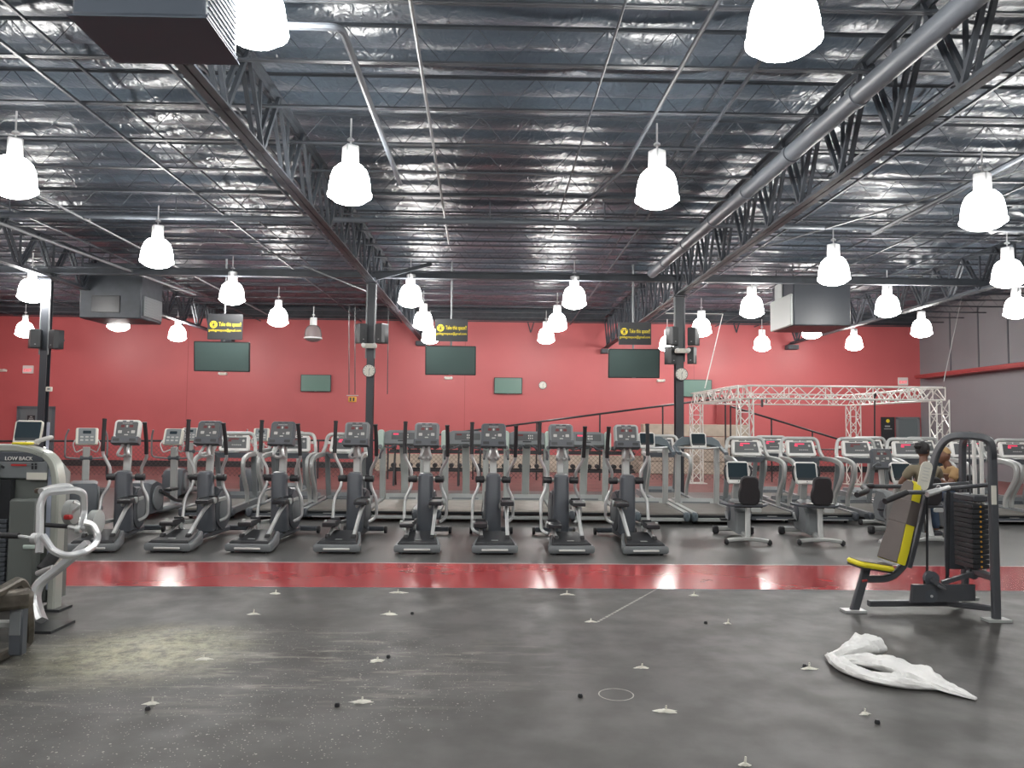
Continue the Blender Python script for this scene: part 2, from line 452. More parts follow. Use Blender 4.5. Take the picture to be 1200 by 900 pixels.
COLX = (-10.08, -2.84, 4.13, 11.2)
YC = 17.3
def build_roof():
    # roof joists crossing the hall
    L = XR-XL-.1
    mb = MB(); truss_mesh(mb, (-L/2, 0, 0), L, 'x', 0, .42, .72, .034, .011)
    j0 = mb.build('roof_joist', 'steel', smooth=False); j0['category'] = 'roof joist'
    n = 0; y = -3.9
    jy = []
    while y < 28.9: jy.append(y); y += 1.2
    for i, y in enumerate(jy):
        o = j0 if i == 0 else j0.copy()
        if i: COL.objects.link(o)
        o.location = ((XL+XR)/2, y, 5.50)
        tag(o, 'black open web roof joist crossing under the foil insulation', 'roof joist', 'roof joists under the insulation')
    # girders along the hall, standing on the columns
    wh = ['leftmost black girder truss, running over the column by the grey door', 'black girder truss over the column between the row of ellipticals and the dim red wall clock column',
          'black girder truss beside the thick round duct', 'black girder truss furthest towards the grey wall']
    wh[1] = 'black girder truss over the left of the two columns with clocks'
    for x, zb, w, e in zip(COLX, (4.85, 4.83, 4.62, 4.85), wh, ('over the grey door side column', 'left of the middle sign', 'left of the column with four speakers', 'above the truss rig')):
        mb = MB(); truss_mesh(mb, (x, YF+.05, 0), YB-YF-.1, 'y', zb, 5.74, 1.2, .09, .045, fan=True)
        tag(mb.build('roof_girder', 'steel', smooth=False), w, 'girder')
        # bearing block on the wall
        tag(MB().box((x, YB-.17, zb-.14), (.42, .34, .18), bev=.02).build('girder_bearing', 'steel'),
            'dark bearing block on the wall under the girder ' + e, 'bracket')
    # cross beam between the columns
    mb = MB()
    for z, t in ((4.94, .02), (5.08, .02)): mb.box((0+(XL+XR)/2, YC, z), (XR-XL-.1, .14, t))
    mb.box(((XL+XR)/2, YC, 5.01), (XR-XL-.1, .02, .14))
    tag(mb.build('cross_beam', 'steel', smooth=False), 'dark steel beam running across the hall from column to column', 'beam')
    # columns
    cl = ['dark steel column in front of the grey door, carrying speakers', 'dark steel column carrying a round clock and two speakers',
          'dark steel column carrying a round clock and four speakers', 'dark steel column beyond the frame']
    for x, zb, w, wd in zip(COLX[:3], (4.8, 4.8, 4.6), cl, (.15, .155, .18)):
        t = empty('support_column', (x, YC, 0)); tag(t, w, 'column')
        mb = MB()
        mb.box((0, -wd/2, zb/2), (wd, .018, zb)); mb.box((0, wd/2, zb/2), (wd, .018, zb)); mb.box((0, 0, zb/2), (.016, wd, zb))
        mb.build('column_shaft', 'colsteel', t, smooth=False)
        MB().box((0, 0, .012), (wd+.14, wd+.14, .024)).box((0, 0, zb-.01), (wd+.12, wd+.2, .03)).build('end_plate', 'colsteel', t)
        mb = MB()
        for s_ in (-1, 1): mb.tube([(s_*(wd/2+.02), -wd/2, 3.1), (s_*(wd/2+.02), -wd/2, zb)], .018)
        mb.build('conduit', 'galv', t)
    # kicker brace by the left clock column
    mb = MB().bar((COLX[1]+.1, YC-.1, 4.9), (COLX[1]+1.35, YC-.1, 5.25), .08)
    tag(mb.build('beam_brace', 'steel'), 'short slanting brace from the column with two speakers up to the roof', 'brace')
    # sprinkler main with hangers
    t = empty('sprinkler_pipe', (0, 13.5, 5.235)); tag(t, 'long grey sprinkler pipe hung straight across the whole hall', 'pipe')
    MB().tube([(XL+.05, 0, 0), (XR-.05, 0, 0)], .05, n=12).build('pipe_run', 'pipe', t)
    for x in (-17, -13.5, -10.3, -8.6, -5.7, -2.6, -.15, 1.9, 4.9, 8.2, 11.3, 14.2):
        MB().tube([(x, 0, .03), (x, 0, .36)], .011, n=6).lathe([(.05, -.015), (.05, .015)], (x, 0, 0), 12, 'x').build('pipe_hanger', 'pipe', t)
    for x in (-7.2, -1.3, 6.4, 12.4):
        MB().lathe([(.012, 0), (.012, -.03), (.03, -.035), (.03, -.04)], (x, 0, -.035), 10).build('sprinkler_head', 'bright', t)
    # round duct
    t = empty('round_duct', (0, 0, 0)); tag(t, 'thick round grey duct rising beside the girder, with coupling rings', 'duct')
    a, b = Vector((3.80, 4.9, 5.06)), Vector((3.46, 17.0, 5.06))
    MB().tube([a, b], .105, n=18).build('duct_run', 'pipe', t)
    for k in (.23, .37, .5, .63, .77, .9):
        p = a.lerp(b, k); MB().tube([p, p+(b-a).normalized()*.10], .118, n=18).build('duct_coupling', 'pipe', t)
    # pipes and conduits running along the hall
    def run(name, pts, r, m, lab, cat, fil=.12):
        tag(MB().tube(pts, r, n=8, fil=fil).build(name, m), lab, cat)
    run('elbow_pipe', [(-2.6, 6.8, 5.2), (-1.44, 6.8, 5.2), (-1.47, 11.3, 5.2)], .036, 'pipe', 'grey pipe with an elbow, turning away from the camera above the near lamps', 'pipe')
    run('roof_conduit', [(-.74, 4, 5.38), (-1.02, 15.8, 5.38)], .02, 'galv', 'thin pale conduit running away just beside the elbow pipe', 'conduit')
    run('roof_conduit', [(1.95, 5, 5.36), (1.82, 11.0, 5.36), (1.2, 14, 5.38)], .026, 'steel', 'dark conduit running away between the two centre lamps and the round duct', 'conduit')
    run('roof_conduit', [(1.12, 4.5, 5.38), (1.07, 15.0, 5.38)], .014, 'steel', 'thinnest dark conduit running away in the centre bay', 'conduit')
    run('roof_conduit', [(-8.6, 12.4, 5.0), (-8.0, 20.3, 5.0)], .03, 'galv', 'thick pale conduit sloping over the far left roof unit', 'conduit')
    run('roof_conduit', [(-7.3, 12.0, 5.2), (-7.55, 25.2, 5.2)], .02, 'galv', 'pale conduit running above the leftmost hanging television', 'conduit')
    run('roof_conduit', [(-5.1, 14.0, 5.1), (-2.95, 17.1, 4.6)], .018, 'galv', 'pale conduit slanting down to the column with two speakers', 'conduit')
    run('roof_conduit', [(6.48, 5.0, 5.0), (6.5, 13.0, 5.0)], .04, 'steel', 'grey pipe on the right ending at the sprinkler pipe', 'pipe')
    run('roof_conduit', [(8.2, 8, 5.2), (5.0, 15.5, 5.2), (4.6, 17.0, 4.9)], .016, 'galv', 'thin conduit slanting from the right towards the column with four speakers', 'conduit')
    for i, x in enumerate((-17.5, -14.2, -12.3, -8.9, -5.1, -3.6, 2.75, 5.6, 8.3, 9.8, 13.2)):
        mb = MB().bar((x, YF+.1, 5.48), (x, YB-.1, 5.48), .035, .03).bar((x+.02, YF+.1, 5.90), (x+.02, YB-.1, 5.90), .03, .03)
        tag(mb.build('roof_bridging', 'steel', smooth=False), 'thin black bridging bar laid along the hall across the joists', 'bridging bar', 'bridging bars across the joists')

# ------------------------------------------------------------------ lamps
def build_lamps():
    M['glow'] = glow('lit_prismatic_bell', (1, .985, .95), LAMP_E)
    M['glowoff'] = mat('unlit_prismatic_bell', (.45, .42, .42), .2, trans=.6)
    def lamp(lit=True):
        t = empty('pendant_lamp')
        g = 'glow' if lit else 'glowoff'
        prof = [(.09, .26), (.15, .237), (.205, .18), (.24, .09), (.260, -.02), (.266, -.12), (.268, -.15), (.245, -.18), (.19, -.22), (.10, -.25), (.01, -.26)]
        MB().lathe(prof, n=16).build('bell_diffuser', g, t)
        R = MB(); R.lathe([(.262, -.162), (.278, -.155), (.278, -.125), (.258, -.115), (.262, -.162)], n=20); R.build('clamp_ring', 'lampwhite' if not lit else g, t)
        b = MB().box((0, 0, .37), (.17, .17, .25), rot=(0, 0, .6), bev=.015); b.build('ballast_box', 'lampwhite', t)
        MB().tube([(0, 0, .49), (0, 0, .85)], .012, n=6).lathe([(.045, 0), (.045, .02), (.02, .04)], (0, 0, .56), 10).build('hook_stem', 'lampwhite', t)
        return t
    P = lamp(); used = {}
    spec = [ # pixel x, y of the bell centre, depth, words
        (299, 17, 6.35, 'lit bell lamp nearest on the left, beside the roof grille unit'),
        (918, 26, 5.55, 'largest and nearest lit bell lamp, right of centre'),
        (16, 208, 9.6, 'lit bell lamp at the left picture edge, in front of the foil roof'),
        (410, 216, 9.6, 'lit bell lamp left of centre in the second row'),
        (770, 221, 9.6, 'lit bell lamp in the second row, left of the round duct'),
        (1152, 247, 9.7, 'lit bell lamp in the second row, far right beside the grey pipe'),
        (184, 297, 13.4, 'lit bell lamp just under the sprinkler pipe on the left'),
        (977, 318, 13.6, 'lit bell lamp above and in front of the right roof unit'),
        (1181, 321, 13.8, 'lit bell lamp above the lamp at the right picture edge'),
        (37, 341, 17.0, 'lit bell lamp next to the leftmost column'),
        (272, 344, 17.3, 'lit bell lamp above the leftmost yellow lettered sign'),
        (481, 347, 17.3, 'lit bell lamp right of the column with two speakers, topmost of three'),
        (673, 349, 17.3, 'lit bell lamp in the centre, topmost of three in a slanting line'),
        (881, 360, 17.9, 'lit bell lamp just left of the right roof unit'),
        (1040, 359, 17.6, 'lit bell lamp right of the right roof unit'),
        (1191, 361, 17.9, 'lower lit bell lamp at the right picture edge'),
        (139, 377, 20.6, 'lit bell lamp below the far left roof unit'),
        (326, 372, 21.4, 'lit bell lamp between the leftmost sign and the unlit lamp'),
        (496, 376, 21.4, 'lit bell lamp partly beside the middle yellow lettered sign, middle of three'),
        (653, 378, 21.4, 'lit bell lamp in the centre, middle of three in a slanting line'),
        (822, 384, 21.6, 'lit bell lamp right of the column with four speakers'),
        (951, 387, 22.6, 'lit bell lamp half hidden below the right roof unit'),
        (1080, 385, 21.4, 'lit bell lamp in front of the corner of red and grey walls'),
        (208, 391, 25.2, 'lit bell lamp left of the leftmost sign, against the red wall'),
        (504, 394, 25.2, 'lit bell lamp behind the middle sign, lowest of three'),
        (640, 394, 25.2, 'lit bell lamp in the centre, lowest of three in a slanting line'),
        (782, 403, 26.0, 'lit bell lamp partly behind the column with four speakers'),
        (893, 403, 26.0, 'lit bell lamp over the truss rig, left of two against the red wall'),
        (1001, 402, 26.0, 'lit bell lamp over the truss rig, right of two against the red wall'),
        ]
    for px, py, Y, w in spec:
        c = at(px, py, Y); place(P, used, c.x, Y, 0, w, 'lit pendant lamps', c.z)
    for x, y in ((-15, 13.4), (-15, 21.4), (-15.5, 25.4), (-10.8, 13.4), (-2, -2.6), (2.2, -2.6), (-6, -2.8), (6.4, -2.6), (10.4, .6), (-6.2, .4), (-2, .8), (2.2, .8), (6.4, .4), (10.4, 4.6), (-10.5, 4.8), (-6.3, 5.2), (-15.2, 9.5), (-15, 17.3), (10.6, 9.6)):  # unseen lamps added to brighten the foreground and the sides
        place(P, used, x, y, 0, 'unseen bell lamp added outside the picture for more light', 'unseen pendant lamps added for light', 4.62)
    P['category'] = 'lamp'
    for o in COL.objects:
        if o.name.startswith('pendant_lamp'): o['category'] = 'lamp'
    U = lamp(False); U.name = 'unlit_pendant_lamp'; c = at(367, 391, 23.5); U.location = c
    tag(U, 'unlit clear bell lamp hanging before the red wall', 'lamp')

# ------------------------------------------------------------------ roof units
def build_units():
    t = empty('roof_grille_unit', (-2.6, 5.75, 4.5)); tag(t, 'black grille unit hanging under the roof in the top left corner', 'ventilation unit')
    MB().box((0, 0, .27), (.95, .68, .50), bev=.02).build('unit_case', 'unit', t)
    mb = MB()
    for i in range(17): mb.box((0, -.28+i*.035, .012), (.84, .008, .022))
    for i in range(9): mb.box((-.4+i*.1, 0, .010), (.006, .58, .016))
    mb.build('underside_grille', 'unit', t, smooth=False)
    mb = MB()
    for i in range(9): mb.box((.478, 0, .08+i*.045), (.012, .56, .008))
    mb.box((.478, 0, .04), (.02, .64, .02)).box((.478, 0, .49), (.02, .64, .02)); mb.build('side_louvre', 'unit', t, smooth=False)
    MB().box((0, 0, .006), (.99, .72, .012)).build('bottom_rim', 'unit', t)
    for s_ in (-1, 1): MB().tube([(s_*.35, 0, .5), (s_*.35, 0, 1.1)], .012).build('hanging_rod', 'steel', t)
    # far left
    t = empty('roof_unit', (-9.5, 19.5, 4.16)); tag(t, 'big dark roof unit with side outlet, above the red wall on the left', 'ventilation unit')
    MB().box((0, 0, .68), (1.5, 1.2, 1.36), bev=.03).build('unit_case', 'steel', t)
    MB().box((-.1, -.61, .35), (.7, .03, .42), bev=.01).build('access_panel', 'blackp', t)
    mb = MB().box((.77, 0, .33), (.05, 1.0, .5), bev=.01)
    for i in range(7): mb.box((.80, 0, .14+i*.065), (.02, .9, .012))
    mb.build('side_outlet', 'mgrey', t)
    for s_ in (-1, 1):
        for q in (-1, 1): MB().tube([(s_*.6, q*.5, 1.3), (s_*.6, q*.5, 1.9)], .015).build('hanging_rod', 'steel', t)
    # right
    t = empty('roof_unit', (8.3, 20.3, 4.28)); tag(t, 'big dark roof unit with a pale side panel, right of the column with four speakers', 'ventilation unit')
    MB().box((.1, 0, .62), (1.5, 1.5, 1.24), bev=.03).build('unit_case', 'colsteel', t)
    p = MB().box((-.69, 0, .42), (.08, 1.46, .82), bev=.02).build('side_panel', 'lgrey', t); p['label'] = 'pale grey side panel'
    MB().box((-.68, .2, 1.0), (.05, .5, .5), bev=.02).build('side_hood', 'lgrey', t)
    for s_ in (-1, 1):
        for q in (-1, 1): MB().tube([(s_*.6, q*.6, 1.2), (s_*.6, q*.6, 1.7)], .015).build('hanging_rod', 'steel', t)

# ------------------------------------------------------------------ televisions, signs, wall things
RX = (PI/2, 0, 0)
def tv(name, c, w, h, rz, tilt, lab, cat='television', scr='tvscr', pole=None, th=.06):
    t = empty(name, c, rz); tag(t, lab, cat); t.rotation_euler = (tilt, 0, rz)
    MB().prism(rrect(w, h, .02), 0, th, 'y', bev=.006).build('bezel', 'tv', t)
    MB().prism(rrect(w-.05, h-.05, .008), -.004, .004, 'y').build('screen', scr, t)
    MB().box((0, -.003, -h/2+.014), (.09, .004, .008)).build('logo_plate', 'mgrey', t)
    MB().box((0, th+.02, 0), (w*.4, .05, h*.45), bev=.01).build('rear_bracket', 'tv', t)
    return t

def build_walls_things():
    tvs = [(260, 418, 18.0, 1.26, .70, .10, 'hanging television below the leftmost yellow lettered sign', 264, 383),
           (528, 422.5, 18.0, 1.19, .69, 0, 'hanging television below the middle yellow lettered sign', 529, 387),
           (743, 426, 18.0, 1.21, .69, -.06, 'hanging television below the sign nearest the column with four speakers', 744, 391)]
    words = ('leftmost', 'middle', 'rightmost')
    for (px, py, Y, w, h, rz, lab, sx, sy), wd in zip(tvs, words):
        c = at(px, py, Y); t = tv('hanging_television', c, w, h, rz, .12, lab)
        s = at(sx, sy, Y)
        g = empty('advertising_sign', s, rz*.4)
        tag(g, wd + ' black hanging board with yellow lettering, above a television', 'sign')
        wS, hS = (.80, .60) if wd == 'leftmost' else (.77, .53)
        MB().prism(rrect(wS, hS, .015), -.012, .012, 'y', bev=.003).build('sign_board', 'board', g)
        # round badge: yellow disc with a dark lifter figure raising a bar
        bd = MB().lathe([(.085, -.004), (.085, .004)], (-wS*.33, -.016, .05), 24, 'y'); bo = bd.build('badge', 'yellow', g)
        f = MB(); x0, z0 = -wS*.33, .05
        f.box((x0, -.022, z0+.035), (.12, .004, .010)).box((x0-.055, -.022, z0+.035), (.014, .004, .05)).box((x0+.055, -.022, z0+.035), (.014, .004, .05))
        f.lathe([(.014, -.002), (.014, .002)], (x0, -.022, z0+.018), 10, 'y')
        f.prism([(-.022, -.03), (.022, -.03), (.03, .005), (-.03, .005)], -.002, .002, 'y', c=(x0, -.022, z0))
        f.box((x0, -.022, z0-.045), (.075, .004, .012)); f.build('lifter_figure', 'board', bo)
        text('Take this space!!', .130, 'yellow', g, (wS*.145, -.018, .055), RX, fit=wS*.64)
        text('goldsgymspace@gmail.com', .078, 'yellow', g, (0, -.018, -.085), RX, fit=wS*.93)
        # the pole carries sign and television
        top = 5.5; p = MB()
        p.tube([(c.x, Y+.12, c.z+.05), (c.x, Y+.12, top)], .022, n=10)
        po = p.build('ceiling_pole', 'galv'); tag(po, 'ceiling pole holding the %s hanging television and its sign' % wd, 'pole')
    for px, py, w, h, lab in ((370, 449, 1.13, .64, 'small wall television, left of the column with two speakers'), (595.5, 452, 1.06, .62, 'small wall television beside the white wall clock'),
                              (817, 455, 1.12, .66, 'small wall television partly behind the column with four speakers')):
        c = at(px, py, YB-.12); tv('wall_television', c, w, h, 0, 0, lab, scr='tvscr_refl')
    # clocks
    def clock(c, r, lab, hands=True):
        t = empty('wall_clock', c); tag(t, lab, 'clock')
        MB().lathe([(r, -.02), (r, .03)], (0, 0, 0), 28, 'y').build('clock_case', 'blackp', t)
        MB().lathe([(r*.9, -.026), (r*.9, -.018)], (0, 0, 0), 28, 'y').build('clock_face', 'clockface', t)
        mb = MB()
        for k in range(12):
            a = k*PI/6; mb.box((math.sin(a)*r*.74, -.028, math.cos(a)*r*.74), (r*.06, .003, r*.16), rot=(0, a, 0))
        mb.build('hour_marks', 'blackp', t)
        for nm, a, l, w in (('hour_hand', .35, .42, .07), ('minute_hand', 3.05, .66, .045)):
            MB().box((math.sin(a)*r*l/2, -.031, math.cos(a)*r*l/2), (r*w, .003, r*l), rot=(0, a, 0)).build(nm, 'blackp', t)
    clock(at(432.5, 434.5, YC-.16), .145, 'round clock on the column with two speakers')
    clock(at(798.5, 438.5, YC-.17), .145, 'round clock on the column with four speakers')
    c = at(636, 451.5, YB-.05)
    clock(c, .155, 'white round clock high on the red wall')
    # speakers on the columns
    def speaker(px, py, w, h, rz, lab, Y=YC-.2):
        w *= .78
        c = at(px, py, Y); t = empty('column_speaker', c, rz); tag(t, lab, 'speaker', 'column speakers')
        MB().prism([(-w/2, .11), (-w*.32, -.09), (w*.32, -.09), (w/2, .11)], -h/2, h/2, 'z', bev=.012).build('speaker_case', 'blackp', t)
        MB().prism([(-w/2+.02, 0), (-w*.33, -.10), (w*.33, -.10), (w/2-.02, 0)], -h/2+.02, h/2-.02, 'z').build('speaker_grille', 'board', t)
        MB().box((0, -.103, -h*.3), (.03, .004, .012)).build('badge_plate', 'lgrey', t)
        MB().tube([(0, .11, 0), (0, .2, 0)], .02).build('bracket', 'steel', t)
    speaker(41.5, 397, .36, .42, .5, 'left speaker on the leftmost column'); speaker(65, 398, .34, .42, -.5, 'right speaker on the leftmost column')
    speaker(424.5, 391, .32, .44, .45, 'left speaker on the column with two speakers'); speaker(446.5, 391, .32, .44, -.45, 'right speaker on the column with two speakers')
    speaker(788.5, 394, .30, .42, .4, 'upper left speaker on the column with four speakers'); speaker(811.5, 394.5, .34, .40, -.5, 'upper right speaker on the column with four speakers')
    speaker(786.5, 416.5, .27, .40, .4, 'lower left speaker on the column with four speakers'); speaker(810, 416.5, .27, .38, -.4, 'lower right speaker on the column with four speakers')
    # emergency light fittings
    def emlight(px, py, Y, lab, w=.30):
        c = at(px, py, Y); t = empty('emergency_light', c); tag(t, lab, 'emergency light', 'emergency lights')
        MB().prism(rrect(w, .10, .03), 0, .09, 'y', bev=.01).build('battery_case', 'cream', t)
        for s_ in (-1, 1):
            MB().lathe([(.02, .03), (.045, .0), (.045, -.05), (.03, -.055)], (s_*w*.38, -.01, .01), 12, 'y').build('lamp_head', 'white', t)
    emlight(432.5, 405, YC-.40, 'emergency light on the column with two speakers', .32); emlight(800, 411, YC-.40, 'emergency light on the column with four speakers', .32)
    emlight(261, 438, YB-.12, 'emergency light on the wall below the leftmost hanging television'); emlight(525.5, 443, YB-.12, 'emergency light on the wall below the middle hanging television')
    emlight(774.5, 446, YB-.12, 'emergency light on the wall below the rightmost hanging television'); emlight(2, 434, YB-.12, 'emergency light on the wall at the left picture edge')
    M['exitred'] = mat('exit_letters_red', (.8, .05, .08), .5, emit=(1, .1, .15), estr=1.0)
    for px, py, lab in ((32.5, 433, 'white exit sign with red letters, left of the leftmost column'), (1058.5, 447, 'white exit sign with red letters above the truss rig')):
        c = at(px, py, YB-.06); t = empty('exit_sign', c); tag(t, lab, 'exit sign')
        MB().prism(rrect(.38, .30, .02), 0, .05, 'y', bev=.005).build('sign_case', 'white', t)
        text('EXIT', .15, 'exitred', t, (0, -.004, -.03), RX)
    for lab, px, py, Y in (('small white thermostat on the leftmost column', 57, 456, YC-.2),):
        c = at(px, py, Y); t = empty('thermostat', c); tag(t, lab, 'thermostat')
        MB().prism(rrect(.13, .10, .015), 0, .04, 'y', bev=.004).build('thermostat_case', 'cream', t)
        MB().box((0, -.003, .005), (.06, .004, .04)).build('display', 'mgrey', t)
    # door in the back wall behind the leftmost column
    cL, cR = at(21, 520, YB), at(54, 520, YB); x0, x1 = cL.x, cR.x+.25; ht = 2.12
    d = empty('door_1', ((x0+x1)/2, YB-.03, 0)); tag(d, kind=ST); w = x1-x0
    MB().box((0, 0, ht/2), (w-.1, .04, ht), bev=.005).build('door_leaf', 'door', d)
    mb = MB().box((-w/2, -.01, ht/2), (.09, .09, ht+.05)).box((w/2, -.01, ht/2), (.09, .09, ht+.05)).box((0, -.01, ht+.03), (w+.09, .09, .09)); mb.build('door_frame', 'bgrey', d)
    MB().box((0, -.05, 1.0), (w*.7, .06, .05), bev=.01).build('push_bar', 'lgrey', d)
    p1 = at(36.5, 491.5, YB-.07); p2 = at(35.5, 502, YB-.07)
    g = MB().box(p1, (.28, .012, .30)).build('door_notice', 'board'); tag(g, 'black notice with white print on the grey door', 'notice')
    for k, s_ in enumerate(('AUTHORIZED', 'EXIT ONLY')[:0]): pass
    mb = MB()
    for k, ww in enumerate((.09, .16, .2, .14)): mb.box((0, -.009, .1-k*.06), (ww, .003, .03))
    mb.build('print', 'lgrey', g, loc=None); g2 = [o for o in COL.objects if o.parent == g][0]; g2.location = p1
    g.location = (0, 0, 0)
    g = MB().box(p2, (.24, .012, .28)).build('door_notice', 'yellow'); tag(g, 'yellow notice below the black one on the grey door', 'notice')
    # right: poster and grey door beside the corner
    q0, q1 = at(1051, 520, YB), at(1076, 520, YB); w = q1.x-q0.x
    d = empty('door_2', ((q0.x+q1.x)/2, YB-.03, 0)); tag(d, kind=ST)
    MB().box((0, 0, 1.05), (w-.08, .04, 2.05), bev=.005).build('door_leaf', 'door', d)
    MB().box((-w/2, -.01, 1.03), (.08, .08, 2.1)).box((w/2, -.01, 1.03), (.08, .08, 2.1)).box((0, -.01, 2.07), (w+.08, .08, .08)).build('door_frame', 'mgrey', d)
    c = at(1040.5, 506, YB-.06); t = empty('wall_poster', (c.x, YB-.06, 1.45)); tag(t, 'black poster with a yellow badge beside the far grey door', 'poster')
    MB().box((0, 0, 0), (.52, .02, 1.3)).build('poster_sheet', 'board', t)
    MB().lathe([(.07, -.014), (.07, -.010)], (0, 0, .5), 16, 'y').build('badge', 'yellow', t)
    MB().box((-.02, -.013, .3), (.2, .004, .05)).box((0, -.013, .2), (.3, .004, .03)).build('print', 'lgrey', t)
    # canopy on the right wall
    mb = MB().box((XR-.28, 22.9, 3.62), (.56, 11.0, .10), bev=.01); o = mb.build('wall_canopy', 'maroon')
    tag(o, 'long red shelf canopy on the grey right wall', 'canopy')
    MB().box((XR-.28, 22.9, 3.55), (.5, 10.9, .04)).build('canopy_underside', 'maroon', o)
    # hanging cords
    def cord(name, pts, lab, cat='cord', m='blackp', r=.012): tag(MB().tube(pts, r, n=6).build(name, m), lab, cat)
    a, b = at(409, 377, 20), at(409, 462, 20); cord('power_cord', [a+Vector((0, 0, .4)), a, b], 'left black cord hanging to the yellow outlet box')
    a, b = at(416, 377, 20), at(416, 462, 20); cord('power_cord', [a+Vector((0, 0, .4)), a, b], 'right black cord hanging to the yellow outlet box')
    c = at(413, 468, 20); t = empty('outlet_box', c); tag(t, 'yellow outlet box hanging on two black cords', 'outlet box')
    MB().box((0, 0, 0), (.2, .1, .14), bev=.012).build('box_body', 'orange', t)
    MB().box((-.04, -.052, 0), (.04, .006, .09)).box((.04, -.052, 0), (.04, .006, .09)).build('socket', 'blackp', t)
    MB().box((0, 0, .10), (.30, .03, .02)).build('hanger_bar', 'lgrey', t)
    a, b = at(455, 377, 20), at(454, 462, 20); cord('power_cord', [a+Vector((0, 0, .4)), a, b], 'single black cord right of the column with two speakers')
    a, b, c = at(780, 367, 20), at(847, 368, 20), at(826, 455, 20); cord('light_cable', [a, b, c], 'white cable running across and slanting down to the truss rig', 'cable', 'white', .014)
    a, b = at(1127, 348, 24), at(1106, 447, 24); cord('light_cable', [a, b], 'thin pale cable slanting down before the grey wall', 'cable', 'lgrey', .012)
    for px, lab in ((210, 'short dark bracket on the wall left of the leftmost sign'), (622, 'small dark wall bracket left of the centre lamps'), (863, 'small dark wall bracket over the truss rig')):
        c = at(px, 385, YB-.1); tag(MB().bar(c+Vector((-.12, 0, .25)), c+Vector((0, 0, -.15)), .04).bar(c+Vector((.12, 0, .25)), c+Vector((0, 0, -.15)), .04).build('wall_bracket', 'steel'), lab, 'bracket')
# ------------------------------------------------------------------ elliptical trainers (front row)
def mirror_x(pts): return [(-p[0], p[1], p[2]) for p in pts]

def console_on(parent, tilt, c, frame_m, face_m='panel', w=.345, h=.30):
    """console with display, keys and reading ledge; c is its centre, tilt leans the top away"""
    R = Matrix.Rotation(-tilt, 4, 'X'); T = Matrix.Translation(Vector(c))
    def B(mb, nm, m, par=parent): mb.xf(T @ R); return mb.build(nm, m, par)
    h_ = B(MB().prism(rrect(w, h, .05, 5), -.01, .07, 'y', bev=.015), 'console_housing', frame_m)
    k = MB().prism(rrect(w-.07, h-.09, .02, 4, 0, .012), -.018, -.004, 'y'); k = B(k, 'keypad', face_m, h_)
    B(MB().prism(rrect(.05, .035, .006, 2, -.055, .055), -.022, -.014, 'y').prism(rrect(.05, .035, .006, 2, .055, .055), -.022, -.014, 'y'), 'led_display', 'leddim', h_)
    mb = MB()
    for x in (-.085, .085): mb.prism(rrect(.05, .04, .006, 2, x, -.025), -.020, -.014, 'y')
    mb.prism(rrect(.022, .032, .006, 2, 0, .055), -.020, -.014, 'y').prism(rrect(.022, .018, .006, 2, .025, -.03), -.021, -.014, 'y').prism(rrect(.05, .014, .005, 2, 0, -.068), -.022, -.014, 'y')
    for i in range(6): mb.prism(rrect(.018, .007, .002, 1, -.055+i*.022, .095), -.019, -.014, 'y')
    B(mb, 'keys', 'key', h_)
    for x in (-.045, .045): B(MB().prism(rrect(.05, .012, .004, 2, x, .128), -.015, -.008, 'y'), 'vent_slot', 'blackp', h_)
    B(MB().prism([(-w/2-.005, -h/2-.045), (w/2+.005, -h/2-.045), (w/2, -h/2+.05), (-w/2, -h/2+.05)], -.06, .09, 'y', bev=.012), 'reading_ledge', 'dgrey', h_)
    for x in (-.105, .105): B(MB().prism(rrect(.085, .04, .01, 2, x, -h/2+.0), -.064, -.055, 'y'), 'tray', 'blackp', h_)
    return h_

